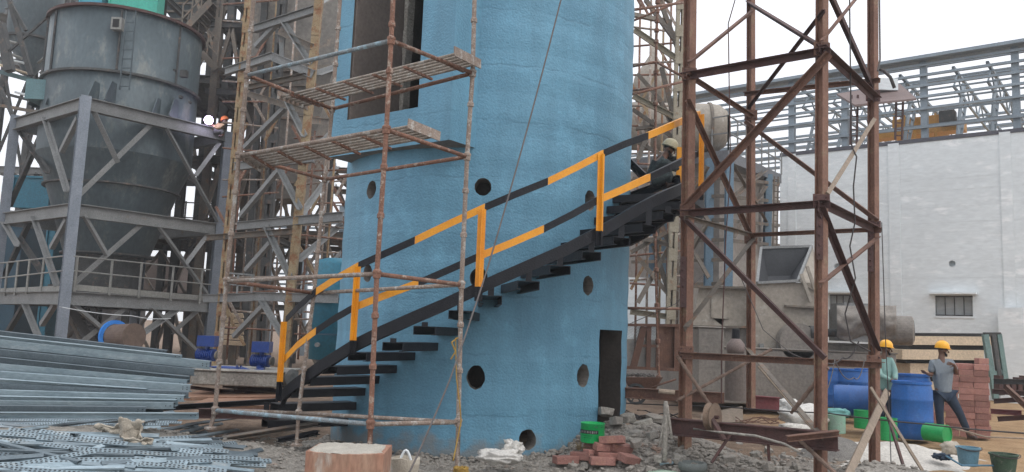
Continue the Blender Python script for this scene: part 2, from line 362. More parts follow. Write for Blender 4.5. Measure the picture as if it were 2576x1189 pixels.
# ---------------------------------------------------------------- blue tower
def tower_mat():
    m = mat('tower_paint', (.122, .295, .415), (.097, .245, .355), .9, .6, 0, .5, (.128, .31, .44), .58, 2.2, .06, bsc=38)
    t = m.node_tree; N = t.nodes; L = t.links; b = N['Principled BSDF']
    tc = N.new('ShaderNodeTexCoord'); sp = N.new('ShaderNodeSeparateXYZ'); L.new(tc.outputs['Object'], sp.inputs[0])
    nn = N.new('ShaderNodeTexNoise'); nn.inputs['Scale'].default_value = 1.6; nn.inputs['Detail'].default_value = 8; nn.inputs['Roughness'].default_value = .7; L.new(tc.outputs['Object'], nn.inputs['Vector'])
    ad = N.new('ShaderNodeMath'); ad.operation = 'MULTIPLY_ADD'; ad.inputs[1].default_value = .22; L.new(nn.outputs[0], ad.inputs[0]); L.new(sp.outputs[2], ad.inputs[2])
    md = N.new('ShaderNodeMath'); md.operation = 'PINGPONG'; md.inputs[1].default_value = JH / 2; 
    sh = N.new('ShaderNodeMath'); sh.operation = 'ADD'; sh.inputs[1].default_value = 20 * JH - J0 - .11; L.new(ad.outputs[0], sh.inputs[0]); L.new(sh.outputs[0], md.inputs[0])
    ln = N.new('ShaderNodeMapRange'); ln.inputs['From Min'].default_value = 0; ln.inputs['From Max'].default_value = .022; ln.inputs['To Min'].default_value = 1; ln.inputs['To Max'].default_value = 0; L.new(md.outputs[0], ln.inputs[0])
    gate = N.new('ShaderNodeTexNoise'); gate.inputs['Scale'].default_value = 1.6; gate.inputs['Detail'].default_value = 5; L.new(tc.outputs['Object'], gate.inputs['Vector'])
    gr = N.new('ShaderNodeMapRange'); gr.inputs['From Min'].default_value = .44; gr.inputs['From Max'].default_value = .62; L.new(gate.outputs[0], gr.inputs[0])
    ml = N.new('ShaderNodeMath'); ml.operation = 'MULTIPLY'; L.new(ln.outputs[0], ml.inputs[0]); L.new(gr.outputs[0], ml.inputs[1])
    # rough plaster: coarse and fine relief
    vo = N.new('ShaderNodeTexNoise'); vo.inputs['Scale'].default_value = 13; vo.inputs['Detail'].default_value = 8; vo.inputs['Roughness'].default_value = .7
    mp = N.new('ShaderNodeMapping'); mp.inputs['Scale'].default_value = (1, 1, 1.8); L.new(tc.outputs['Object'], mp.inputs[0]); L.new(mp.outputs[0], vo.inputs['Vector'])
    h = N.new('ShaderNodeMath'); h.operation = 'MULTIPLY_ADD'; h.inputs[1].default_value = -1.8; L.new(ml.outputs[0], h.inputs[0]); L.new(vo.outputs[0], h.inputs[2])
    old = [n for n in N if n.type == 'BUMP'][0]
    bp = N.new('ShaderNodeBump'); bp.inputs['Strength'].default_value = .17; bp.inputs['Distance'].default_value = .04
    L.new(h.outputs[0], bp.inputs['Height']); L.new(old.outputs[0], bp.inputs['Normal']); L.new(bp.outputs[0], b.inputs['Normal'])
    src = b.inputs['Base Color'].links[0].from_socket
    x = N.new('ShaderNodeMixRGB'); x.inputs[2].default_value = (.05, .13, .19, 1)
    k = N.new('ShaderNodeMath'); k.operation = 'MULTIPLY'; k.inputs[1].default_value = .4; L.new(ml.outputs[0], k.inputs[0]); L.new(k.outputs[0], x.inputs[0]); L.new(src, x.inputs[1])
    # vertical runs of thicker paint
    st = N.new('ShaderNodeTexNoise'); st.inputs['Scale'].default_value = 5; st.inputs['Detail'].default_value = 6; mp2 = N.new('ShaderNodeMapping'); mp2.inputs['Scale'].default_value = (1, 1, .12); L.new(tc.outputs['Object'], mp2.inputs[0]); L.new(mp2.outputs[0], st.inputs['Vector'])
    sr = N.new('ShaderNodeMapRange'); sr.inputs['From Min'].default_value = .35; sr.inputs['From Max'].default_value = .7; sr.inputs['To Min'].default_value = .92; sr.inputs['To Max'].default_value = 1.1; L.new(st.outputs[0], sr.inputs[0])
    vm = N.new('ShaderNodeVectorMath'); vm.operation = 'SCALE'; L.new(x.outputs[0], vm.inputs[0]); L.new(sr.outputs[0], vm.inputs['Scale']); 
    # splashed dirt round the foot and thin rust runs
    dn = N.new('ShaderNodeTexNoise'); dn.inputs['Scale'].default_value = 5; dn.inputs['Detail'].default_value = 8; L.new(tc.outputs['Object'], dn.inputs['Vector'])
    da = N.new('ShaderNodeMath'); da.operation = 'MULTIPLY_ADD'; da.inputs[1].default_value = -.9; L.new(dn.outputs[0], da.inputs[0]); L.new(sp.outputs[2], da.inputs[2])
    dr = N.new('ShaderNodeMapRange'); dr.inputs['From Min'].default_value = -.36; dr.inputs['From Max'].default_value = -.16; dr.inputs['To Min'].default_value = .75; dr.inputs['To Max'].default_value = 0; L.new(da.outputs[0], dr.inputs[0])
    dm = N.new('ShaderNodeMixRGB'); dm.inputs[2].default_value = (.20, .20, .19, 1); L.new(dr.outputs[0], dm.inputs[0]); L.new(vm.outputs[0], dm.inputs[1])
    L.new(dm.outputs[0], b.inputs['Base Color'])
    return m
JH, J0 = .757, .56
TC = V((TX, TY, 0)); WT = .32; TOPZ = 8.2
def ang_of(px, py, R):                            # azimuth round the tower and height where a pixel ray meets radius R (front side)
    r = ray(px, py); ox, oy = -TX, -TY
    a = r.x ** 2 + r.y ** 2; b = 2 * (r.x * ox + r.y * oy); c = ox * ox + oy * oy - R * R
    dd = max(0, b * b - 4 * a * c); t = (-b - math.sqrt(dd)) / (2 * a)
    p = CAM + r * t; return math.atan2(p.x - TX, TY - p.y), p.z
def cylp(a, R, z): return V((TX + R * math.sin(a), TY - R * math.cos(a), z))
tower = thing('chimney_base', 'round light blue painted concrete tower with pipe holes and a doorway', 'tower', (TX, TY, 0))
N_ = 300
tm = MB()
prof = [(TR, -.5), (TR, TOPZ), (TR - WT, TOPZ), (TR - WT, -.5)]
o = 0
zs = [-.5 + (TOPZ + .5) * i / 60 for i in range(61)]
tm.lathe(TC, [(TR + .006 * math.sin(i * 1.7), z) for i, z in enumerate(zs)] + [(TR - WT, TOPZ), (TR - WT, -.5), (TR, -.5)], N_, cap=False)
# weld the closing ring
me_shell = tm.build('shell', [tower_mat(), m_dkconc], tower)
# portal block joined by boolean union
pn = V((-.60, -.80, 0)).normalized(); pt = V((-pn.y, pn.x, 0))            # normal, tangent (to the right in view)
PD = 2.33
pp0 = TC + pn * PD
def pplane(px, py, dd=0): return onplane(px, py, TC + pn * (PD + dd), pn)
def st_of(p): q = p - TC; return q.dot(pt), p.z
sL, _ = st_of(pplane(832, 330)); sR, zB = st_of(pplane(1131, 352))
oL, _ = st_of(pplane(883, 150)); oR, _ = st_of(pplane(1058, 150)); _, oz = st_of(pplane(965, 286))
print('portal s', sL, sR, zB, 'open', oL, oR, oz)
if sL < -1.45: sL = -1.45
def block(s0, s1, d0, d1, z0, z1):
    q = MB(); a = [TC + pt * s + pn * d + V((0, 0, z0)) for s, d in ((s0, d0), (s1, d0), (s1, d1), (s0, d1))]
    q.quadsolid(a, [p + V((0, 0, z1 - z0)) for p in a]); return q
def bool_obj(q, name):
    me = bpy.data.meshes.new(name); me.from_pydata(q.v, [], q.f)
    bm = bmesh.new(); bm.from_mesh(me); bmesh.ops.recalc_face_normals(bm, faces=bm.faces); bm.to_mesh(me); bm.free()
    o = bpy.data.objects.new(name, me); COL.objects.link(o); return o
def apply_bool(target, cutters, op):
    c0 = bpy.data.collections.new('cut'); COL.children.link(c0)
    for o in cutters:
        for cc in list(o.users_collection): cc.objects.unlink(o)
        c0.objects.link(o)
    m = target.modifiers.new('b', 'BOOLEAN'); m.operation = op; m.operand_type = 'COLLECTION'; m.collection = c0; m.solver = 'EXACT'
    dg = bpy.context.evaluated_depsgraph_get(); me = bpy.data.meshes.new_from_object(target.evaluated_get(dg), depsgraph=dg)
    target.modifiers.clear(); old = target.data; target.data = me; bpy.data.meshes.remove(old)
    for o in list(c0.objects): bpy.data.objects.remove(o)
    bpy.data.collections.remove(c0)
bm = bmesh.new(); bm.from_mesh(me_shell.data); bmesh.ops.remove_doubles(bm, verts=bm.verts, dist=1e-5); bmesh.ops.recalc_face_normals(bm, faces=bm.faces); bm.to_mesh(me_shell.data); bm.free()
blk = block(sL, sR, TR - WT * .8 - .3, PD, zB, TOPZ - .03)
apply_bool(me_shell, [bool_obj(blk, 'u')], 'UNION')
cut = []
cut.append(bool_obj(block(oL, oR, .9, PD + .4, oz, TOPZ + .5), 'c'))
holes = [(934, 478, .11, .125), (1215, 471, .108, .118), (1484, 505, .10, .14), (925, 688, .1, .12), (1204, 700, .115, .13), (1479, 719, .10, .13), (1197, 950, .115, .15), (1467, 946, .11, .15), (1327, 1107, .115, .13)]
for hx, hy, hr, hv_ in holes:
    a, z = ang_of(hx, hy, TR)
    q = MB(); ax = V((math.sin(a), -math.cos(a), 0)); rr = random.Random(hx)
    c = TC + V((0, 0, z)); _, u, v2 = frame_of(ax); n = 28
    jag = [(1 + rr.uniform(-.04, .04)) for _ in range(n)]
    ring = lambda d, k=1: [c + ax * d + (u * math.cos(2 * math.pi * i / n) * hr + v2 * math.sin(2 * math.pi * i / n) * hv_) * jag[i] * k for i in range(n)]
    q.quadsolid(ring(1.2), ring(2.7)); cut.append(bool_obj(q, 'c'))
aL, z1 = ang_of(1507, 905, TR); aR, _ = ang_of(1563, 905, TR); _, zt = ang_of(1535, 831, TR); _, zb = ang_of(1535, 1063, TR)
am = (aL + aR) / 2; dw = 2 * TR * math.sin((aR - aL) / 2); dx = V((math.sin(am), -math.cos(am), 0)); dt = V((math.cos(am), math.sin(am), 0))
print('door', math.degrees(am), dw, zb, zt)
q = MB(); a = [TC + dt * s + dx * d + V((0, 0, zb - .1)) for s, d in ((-dw / 2, 1.4), (dw / 2, 1.4), (dw / 2, 2.6), (-dw / 2, 2.6))]
q.quadsolid(a, [p + V((0, 0, zt - zb + .1)) for p in a]); cut.append(bool_obj(q, 'c'))
apply_bool(me_shell, cut, 'DIFFERENCE')
me = me_shell.data
print('shell mats', len(me.materials), len(me.polygons))
while len(me.materials) < 2: me.materials.append(m_dkconc)
me.materials.append(mat('shade_dark_render', (.085, .07, .06), (.05, .042, .038), 2, .9, 0, .3))  # render colour darkened to hold the shade of doorway and interior
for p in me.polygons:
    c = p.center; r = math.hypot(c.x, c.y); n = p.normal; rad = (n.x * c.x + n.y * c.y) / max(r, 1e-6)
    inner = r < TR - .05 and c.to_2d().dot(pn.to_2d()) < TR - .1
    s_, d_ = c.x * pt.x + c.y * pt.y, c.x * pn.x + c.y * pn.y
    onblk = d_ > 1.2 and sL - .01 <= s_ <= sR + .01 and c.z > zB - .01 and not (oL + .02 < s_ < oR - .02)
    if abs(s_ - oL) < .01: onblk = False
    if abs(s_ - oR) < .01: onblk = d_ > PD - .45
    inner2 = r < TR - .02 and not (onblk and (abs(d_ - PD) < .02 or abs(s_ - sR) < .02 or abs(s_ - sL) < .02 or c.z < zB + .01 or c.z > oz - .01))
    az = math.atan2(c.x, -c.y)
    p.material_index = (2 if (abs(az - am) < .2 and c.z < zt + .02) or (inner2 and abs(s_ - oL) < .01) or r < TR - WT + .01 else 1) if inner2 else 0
# inner wall panel seen through the tall opening, and a broken masonry edge
def pxof(p):
    v = p - CAM; return PW / 2 + FPX * v.dot(Rv) / v.dot(Fv)
dE = PD
while dE > .3 and pxof(TC + pt * (oL + .03) + pn * dE + V((0, 0, 5))) < 1004: dE -= .02
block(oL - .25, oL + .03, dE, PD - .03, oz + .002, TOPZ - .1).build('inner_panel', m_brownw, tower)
q = MB(); s0 = oL + .09; rr = random.Random(4)
for i in range(44):
    z = oz - .1 + i * .09; wd = .07 + rr.uniform(-.012, .012)
    a = [TC + pt * (s0 + s) + pn * d + V((0, 0, z)) for s, d in ((-wd / 2, dE - .12), (wd / 2, dE - .12), (wd / 2, dE + .02), (-wd / 2, dE + .02))]
    q.quadsolid(a, [p + V((0, 0, .087)) for p in a])
q.build('masonry_edge', m_conc, tower)
q = MB(); q.lathe(TC, [(TR - WT - .02, TOPZ - .4), (TR - WT - .02, TOPZ - .25)], 64); q.build('light_blocking_lid', m_dark, tower)  # unseen lid added to keep daylight out of the hollow tower

# ---------------------------------------------------------------- spiral stair
bot = [(712, 1004), (892, 885), (1205, 752), (1500, 612), (1748, 497)]
top = [(725, 810), (905, 672), (1212, 528), (1510, 390), (1757, 292)]
A = []; ZB = []; ZT = []
for (bx, by), (tx, ty) in zip(bot, top):
    a1, z1 = ang_of(bx, by, TRO); a2, z2 = ang_of(tx, ty, TRO)
    A.append((a1 + a2) / 2); ZB.append(z1); ZT.append(z2)
print('stair', [round(math.degrees(a), 1) for a in A], [round(z, 2) for z in ZB], [round(z, 2) for z in ZT])
A.append(A[-1] + R_(22)); ZB.append(ZB[-1] + .02); ZT.append(ZT[-1] + .02)
A.insert(0, A[0] - R_(6)); ZB.insert(0, ZB[0] - .12); ZT.insert(0, ZT[0] - .1)
def interp(arr, u):                                # u in post units, 0 = first post
    u += 1; u = max(0, min(len(arr) - 1.001, u)); i = int(u); f = u - i
    if i + 2 < len(arr) and i >= 1 and len(arr) > 3:
        p = [arr[i - 1], arr[i], arr[i + 1], arr[i + 2]]
        return .5 * (2 * p[1] + (p[2] - p[0]) * f + (2 * p[0] - 5 * p[1] + 4 * p[2] - p[3]) * f * f + (3 * p[1] - p[0] - 3 * p[2] + p[3]) * f ** 3) * .5 + .5 * (arr[i] * (1 - f) + arr[i + 1] * f)
    return arr[i] * (1 - f) + arr[i + 1] * f
stair = thing('spiral_staircase', 'black steel staircase with yellow and black railing winding round the blue tower', 'staircase', (TX, TY - TRO, 0))
def ribbon(u0, u1, zf, Rr, prof, mat_, name, n=None, parent=stair):
    n = n or max(2, int((u1 - u0) * 9)); q = MB(); rings = []
    for k in range(n + 1):
        u = u0 + (u1 - u0) * k / n; a = interp(A, u); z = zf(u)
        rings.append([cylp(a, Rr + x, z + y) for x, y in prof])
    m_ = len(prof); q.v = [p for r in rings for p in r]
    for k in range(n):
        for i in range(m_): q.f.append([k * m_ + i, k * m_ + (i + 1) % m_, (k + 1) * m_ + (i + 1) % m_, (k + 1) * m_ + i]); q.m.append(0)
    q.f.append(list(range(m_))[::-1]); q.f.append([n * m_ + i for i in range(m_)]); q.m += [0, 0]
    return q.build(name, mat_, parent)
strf = lambda u: interp(ZB, u) + (.10 if u > .15 else -.05 + u)
# stringer: channel with flanges inward
CHN = [(0, -.075), (0, .075), (-.06, .075), (-.06, .066), (-.008, .066), (-.008, -.066), (-.06, -.066), (-.06, -.075)]
zstr = [V((0, 0, 0))]
SB = [(708, 985), (892, 872), (1203, 722), (1499, 588), (1720, 480)]
ZS = [ang_of(x, y, TRO)[1] for x, y in SB]; ZS.append(ZS[-1] + .04); ZS.insert(0, ZS[0] - .1)
SP = [(706, 1012), (708, 1002), (713, 990), (740, 968), (801, 924), (886, 871), (951, 839), (1041, 799), (1115, 768), (1191, 732), (1247, 706), (1347, 662), (1430, 626), (1507, 586), (1560, 556), (1597, 533), (1655, 503), (1722, 474)]
SQ = [ang_of(x, y, TRO) for x, y in SP]; SQ.append((SQ[-1][0] + R_(6), SQ[-1][1] + .03))
q = MB(); rings = [[cylp(a, TRO + x, z + y) for x, y in CHN] for a, z in SQ]; m_ = len(CHN); q.v = [p for r in rings for p in r]
for k in range(len(SQ) - 1):
    for i in range(m_): q.f.append([k * m_ + i, k * m_ + (i + 1) % m_, (k + 1) * m_ + (i + 1) % m_, (k + 1) * m_ + i]); q.m.append(0)
q.f.append(list(range(m_))[::-1]); q.f.append([(len(SQ) - 1) * m_ + i for i in range(m_)]); q.m += [0, 0]; q.build('stringer', m_black, stair)
LP = [(.035, .04), (.035, -.042), (.028, -.042), (.028, .033), (-.035, .033), (-.035, .04)]
fm = lambda u: interp(ZB, u) * .455 + interp(ZT, u) * .545 - .02
topf = lambda u: interp(ZT, u) - .03
TOPR = [(724, 806), (752, 776), (793, 739), (851, 701), (903, 671), (970, 640), (1046, 606), (1130, 565), (1216, 525), (1300, 489), (1377, 458), (1450, 422), (1512, 389), (1570, 364), (1627, 343), (1690, 316), (1757, 288)]
MIDR = [(719, 906), (752, 870), (796, 836), (843, 804), (893, 775), (951, 752), (1060, 711), (1130, 680), (1208, 645), (1290, 611), (1367, 577), (1440, 540), (1500, 506), (1560, 480), (1632, 447), (1680, 424), (1752, 388)]
RP = [(.032, .045), (.032, -.045), (.026, -.045), (.026, .038), (-.03, .038), (-.03, .045)]
def rail(tab, br_, c0, name):
    fy = lambda x: next(y0 + (y1 - y0) * (x - x0) / (x1 - x0) for (x0, y0), (x1, y1) in zip(tab, tab[1:]) if x <= x1 + 1e-6)
    for k in range(len(br_) - 1):
        xs_ = [br_[k]] + [x for x, y in tab if br_[k] + 3 < x < br_[k + 1] - 3] + [br_[k + 1] - .6]
        rg = []
        for x in xs_: a, z = ang_of(x, fy(x), TRO); rg.append([cylp(a, TRO + dx_, z + dz_) for dx_, dz_ in RP])
        q = MB(); m_ = len(RP); q.v = [p for r in rg for p in r]
        for g in range(len(rg) - 1):
            for i in range(m_): q.f.append([g * m_ + i, g * m_ + (i + 1) % m_, (g + 1) * m_ + (i + 1) % m_, (g + 1) * m_ + i]); q.m.append(0)
        q.f.append(list(range(m_))[::-1]); q.f.append([(len(rg) - 1) * m_ + i for i in range(m_)]); q.m += [0, 0]
        q.build(name, m_yel if (k + c0) % 2 else m_black, stair)
rail(TOPR, [724, 800, 905, 1046, 1220, 1377, 1515, 1627, 1757], 0, 'top_rail')
rail(MIDR, [719, 800, 893, 1055, 1203, 1367, 1500, 1632, 1752], 1, 'middle_rail')
for i in range(5):
    a = A[i + 1]; zb, zt = ZB[i + 1], ZT[i + 1]; h = zt - zb; zk = zb + h * (.13 if i else .22)
    ax = V((math.sin(a), -math.cos(a), 0))
    for (z0, z1, mm, nm) in ((zk, zt - .002, m_yel, 'rail_post'), (zb - .03, zk, m_black, 'post_foot')):
        q = MB(); q.poly(cylp(a, TRO + .045, z0), cylp(a, TRO + .045, z1), [(-.046, -.004), (.046, -.004), (.046, .004), (.004, .004), (.004, .055), (-.004, .055), (-.004, .004), (-.046, .004)], ax)
        q.build(nm, mm, stair)
# second short yellow post and gate post at the landing
for (x0, y0, x1, y1) in ((1711, 372, 1708, 462),):
    q = MB(); q.bar(P(x1, y1, 11.6), P(x0, y0, 11.6), .09, .05); q.build('rail_post', m_yel, stair)
# treads
def proj(p):
    v = V(p) - CAM; d = v.dot(Fv); return PW / 2 + FPX * v.dot(Rv) / d, PH / 2 - FPX * v.dot(Uv) / d
TRD = [(690, 840, 1052, 1075), (705, 870, 1012, 1033), (730, 895, 976, 998), (768, 930, 946, 968), (820, 985, 919, 941), (883, 1037, 886, 908), (962, 1099, 861, 884), (1042, 1152, 822, 845), (1122, 1217, 783, 808), (1197, 1273, 746, 772), (1278, 1343, 710, 738), (1332, 1417, 672, 700), (1383, 1490, 638, 665), (1450, 1550, 602, 630), (1510, 1600, 570, 598), (1545, 1650, 540, 566), (1570, 1690, 515, 538), (1590, 1712, 490, 510)]
w2 = .13
def tread_solve(x0, x1, y0, y1):
    best = None; z = 1.0
    for it in range(3):
        best = min(((abs((min(xs_) + max(xs_)) / 2 - (x0 + x1) / 2), a) for a in [R_(-62 + k * .5) for k in range(240)] for xs_ in [[proj(TC + V((math.sin(a), -math.cos(a), 0)) * r + V((math.cos(a), math.sin(a), 0)) * sgn * w2 + V((0, 0, z)))[0] for r in (TR, TRO) for sgn in (-1, 1)]]))
        a = best[1]; lo_, hi_ = -1, 6
        for _ in range(30):
            z = (lo_ + hi_) / 2; y = proj(TC + V((math.sin(a), -math.cos(a), 0)) * ((TR + TRO) / 2) - V((math.cos(a), math.sin(a), 0)) * w2 * (1 if a > 0 else -1) * 0 + V((0, 0, z)))[1]
            if y > (y0 + y1) / 2: lo_ = z
            else: hi_ = z
    return a, z + .05
for tq in TRD:
    a, z = tread_solve(*tq); q = MB(); ax = V((math.sin(a), -math.cos(a), 0))
    c0 = TC + ax * (TR - .06) + V((0, 0, z)); c1 = TC + ax * (TRO - .012) + V((0, 0, z))
    q.poly(c0, c1, [(-w2, 0), (w2, 0), (w2, -.10), (w2 - .05, -.10), (w2 - .05, -.092), (w2 - .008, -.092), (w2 - .008, -.008), (-w2 + .008, -.008), (-w2 + .008, -.092), (-w2 + .05, -.092), (-w2 + .05, -.10), (-w2, -.10)])
    q.build('tread', m_black, stair)
    sz_ = min(SQ, key=lambda t_: abs(t_[0] - a))
    if z < sz_[1] - .09:
        q = MB(); p_ = TC + ax * (TRO - .02); q.bar(p_ + V((0, 0, z + .0)), p_ + V((0, 0, sz_[1] - .05)), .07, .012); q.build('tread_hanger', m_black, stair)
# landing plate and its bracket
zl = ZS[5] + .02
q = MB(); a0, a1 = A[5] - R_(3), A[5] + R_(35); n = 12; t0 = []
for k in range(n):
    b0 = a0 + (a1 - a0) * k / n; b1 = a0 + (a1 - a0) * (k + 1) / n
    ra = [cylp(b0, TR - .05, zl), cylp(b1, TR - .05, zl), cylp(b1, TRO, zl), cylp(b0, TRO, zl)]
    q.quadsolid([p - V((0, 0, .012)) for p in ra], ra)
    q.quadsolid([p - V((0, 0, .13)) for p in (cylp(b0, TRO - .012, zl), cylp(b1, TRO - .012, zl), cylp(b1, TRO, zl), cylp(b0, TRO, zl))], [p - V((0, 0, .014)) for p in (cylp(b0, TRO - .012, zl), cylp(b1, TRO - .012, zl), cylp(b1, TRO, zl), cylp(b0, TRO, zl))])
q.build('landing', m_black, stair)
q = MB(); bp = [P(1583, 605, 12.1), P(1620, 585, 11.9), P(1668, 548, 11.65), P(1716, 515, 11.5)]
for i in range(3): q.chan(bp[i], bp[i + 1], .06, .2, .012)
q.build('landing_bracket', m_black, stair)
for (x0, y0, Y0, x1, y1, Y1) in ((1578, 500, 12.3, 1712, 452, 11.5), (1584, 407, 12.6, 1622, 445, 12.4)):
    member(stair, 'landing_beam', P(x0, y0, Y0), P(x1, y1, Y1), 'C', .06, .12, m_black)

# ---------------------------------------------------------------- near scaffold
YA, YB, YC, YD = 9.05, 7.66, 8.55, 9.9
sc = {'A': [P(541, 1033, YA), P(570, 708, YA), P(601, 392, YA), P(622, 190, YA)],
      'B': [P(932, 1068, YB), P(948, 690, YB), P(972, 327, YB), P(984, 103, YB)],
      'C': [P(1153, 1063, YC), P(1161, 717, YC), P(1175, 395, YC), P(1189, 185, YC)],
      'D': [P(751, 1040, YD), P(790, 738, YD), P(817, 452, YD), P(836, 275, YD)]}
scaf = thing('scaffold', 'rusty tube scaffold bay standing in front of the blue tower', 'scaffold', P(932, 1120, YB))
ends = {'A': (P(530, 1075, YA), P(640, -60, YA)), 'B': (P(930, 1135, YB), P(991, -60, YB)), 'C': (P(1150, 1182, YC), P(1193, -60, YC)), 'D': (P(746, 1118, YD), P(855, -60, YD))}
for k, (e0, e1) in ends.items():
    e1 = e0 + (e1 - e0) * 1.22
    q = MB(); n = 26; pts = []
    pin = [e0] + sc[k] + [e1]
    q.path(pin, .0245, 12)
    dirn = (e1 - e0).normalized(); Lg = (e1 - e0).length
    zc = e0.z + .12
    for c in sc[k]:
        q.lathe(c, [(.026, -.045), (.037, -.04), (.037, .0), (.043, .012), (.043, .03), (.028, .045)], 12, dirn)
    z = sc[k][0].z - .42
    while z < e1.z:
        t = (z - e0.z) / (e1.z - e0.z)
        if t > .02 and min(abs(z - c.z) for c in sc[k]) > .16:
            c = e0.lerp(e1, t); 
            for i in range(len(pin) - 1):
                if pin[i].z <= z <= pin[i + 1].z: c = pin[i].lerp(pin[i + 1], (z - pin[i].z) / (pin[i + 1].z - pin[i].z))
            q.lathe(c, [(.026, -.03), (.036, -.025), (.036, .01), (.026, .03)], 12, dirn)
        z += .475
    # base jack
    q.lathe(e0, [(.07, -.02), (.07, 0), (.02, .01)], 10)
    q.build('standard', {'A': m_tube, 'B': m_tuber, 'C': m_tube, 'D': m_tube}[k], scaf)
for a, b in (('A', 'B'), ('B', 'C'), ('C', 'D'), ('D', 'A')):
    for i in range(4):
        p0, p1 = sc[a][i], sc[b][i]
        mm = m_tube
        if (a, i) in (('A', 0), ('A', 3)): mm = m_tubeb
        if a in 'BD' and i > 0 or (a, i) in (('C', 2), ('C', 3)): mm = m_tuber
        q = MB(); d = (p1 - p0).normalized(); q.tube(p0 + d * .03, p1 - d * .03, .0225, 12)
        q.build('ledger', mm, scaf, smooth=True)
def deck(pts, label):      # pts: far-left, far-right, near-right, near-left corners
    a, b, c, d = pts
    t = thing('scaffold_deck', label, 'scaffold deck', d)
    n = 6
    q = MB()
    for i in range(n):
        f = (i + .5) / n; q.tube(a.lerp(d, f) + V((0, 0, .0)), b.lerp(c, f), .017, 8)
    q.build('deck_tubes', mat('cement_splashed_tube', (.37, .33, .285), (.25, .20, .165), 6, .8, 0, .6, (.44, .42, .39), .58, 12, .2), t, smooth=True)
    for k in range(6):
        f = (k + .5) / 6; p0 = a.lerp(b, f) - V((0, 0, .03)); p1 = d.lerp(c, f) - V((0, 0, .03))
        e = (p1 - p0) * .04; q = MB(); q.bar(p0 - e, p1 + e, .03, .024); q.build('cross_bar', m_tuber, t)
    for (p0, p1) in ((b, c), (a, d)):
        e = (p1 - p0) * .05; q = MB(); q.bar(p0 - e + V((0, 0, .01)), p1 + e + V((0, 0, .01)), .014, .10); q.build('end_plate', m_tube, t)
    return t
deck([P(702, 242, 9.6), P(1146, 133, 8.0), P(1206, 163, 8.5), P(770, 268, 10.0)][0:4], 'upper slatted tube deck resting on the scaffold below the tall opening')
deck([P(605, 392, 9.02), P(1030, 315, 7.85), P(1103, 345, 8.2), P(655, 425, 9.3)], 'lower slatted tube deck resting on the scaffold with a plate end')

# ---------------------------------------------------------------- rusty lattice tower on the right
rt = thing('lattice_tower', 'tall rusty four legged steel angle tower right of the blue tower', 'steel tower', P(1722, 1140, 10.2))
Y1, Y2, Y3, Y4 = 10.2, 11.8, 9.1, 10.55
m_rustp = mat('rust_post', (.25, .135, .095), (.16, .08, .055), 2.5, .8, 0, .3, (.24, .17, .11), .6, 5, .14)
posts = [((1722, 1150), (1737, -40), Y1, .125), ((1889, 1030), (1889, -40), Y2, .098), ((2064, 1230), (2068, -40), Y3, .112), ((2200, 1185), (2195, -40), Y4, .11)]
for (b_, t_, Y, w_) in posts:
    q = MB(); p0, p1 = P(*b_, Y), P(*t_, Y); p1 = p0 + (p1 - p0) * 1.2
    q.ibeam(p0, p1, w_, w_ * .9, .012, V((-.6, .8, 0)))
    q.build('post', m_rustp, rt)
bolts = []
for (x, Y, y0, y1) in ((1719, Y1, 660, 760), (2062, Y3, 520, 740 - 100), (2190, Y4, 595, 670)):
    q = MB(); n = 6; 
    p0, p1 = P(x, y0 - 14, Y - .085), P(x, y1 + 14, Y - .085); q.bar(p0, p1, .075, .01, V((0, 1, 0)))
    for i in range(n):
        c = P(x, y0 + (y1 - y0) * i / (n - 1), Y - .092); q.tube(c, c - V((0, .022, 0)), .014, 6)
    q.build('splice_plate', m_rustd, rt)
def on(post, y, dY=0):
    (x0, y0), (x1, y1), Y, _ = posts[post]; x = x0 + (x1 - x0) * (y - y0) / (y1 - y0); return P(x, y, Y + dY)
M_ = [  # (post a, y, post b, y, size, material)
 (0, 185, 2, 125, .085, 'd'), (2, 122, 3, 242, .085, 'd'), (0, 530, 2, 507, .08, 'd'), (2, 507, 3, 572, .08, 'd'), (0, 886, 3, 910, .085, 'r'),
 (1, 232, 3, 200, .06, 'r'), (0, 190, 1, 290, .055, 'r'), (1, 588, 3, 574, .055, 'r'), (0, 545, 1, 588, .055, 'w'),
 (0, 510, 2, 150, .078, 'r'), (0, 150, 1, 25, .06, 'r'), (1, 5, 2, 112, .065, 'd'), (0, 265, 1, 600, .06, 'r'), (1, 265, 2, 35, .04, 'd'), (1, 310, 3, 540, .065, 'r'),
 (0, 548, 2, 880, .07, 'd'), (0, 812, 1, 600, .075, 'w'), (2, 705, 3, 600, .065, 'r'), (1, 240, 3, 128, .001, 'x'),
 (2, 535, 3, 870, .07, 'd'), (2, 95, 3, -60, .05, 'r'), (3, 205, 2, -80, .08, 'd'), (1, 880, 2, 1085, .065, 'w'), (0, 715, 1, 690, .001, 'x')]
for (a, ya, b, yb, s_, c) in M_:
    if c == 'x': continue
    p0, p1 = on(a, ya, -.075), on(b, yb, -.075); e = (p1 - p0).normalized() * .1
    q = MB(); q.ell(p0 - e, p1 + e, s_, .009, None, 1, -1)
    q.build('brace' if abs(ya - yb) > 70 and s_ != .085 else 'cross_beam', {'d': m_rustd, 'r': m_rust, 'w': m_mst}[c], rt)
for a_, y_ in ((0, 186), (2, 124), (3, 241), (0, 530), (2, 507), (3, 571), (0, 888), (3, 910), (1, 290), (1, 600)):
    c = on(a_, y_, -.088); q = MB(); q.box(c, (.19, .008, .16)); gp_ = q.build('gusset_plate', m_rustd if y_ % 2 else m_rust, rt)
    for sx in (-1, 1):
        for sz in (-1, 1): q = MB(); e = c + V((sx * .06, -.004, sz * .05)); q.tube(e, e - V((0, .014, 0)), .012, 6); q.build('bolt', m_rustd, gp_)
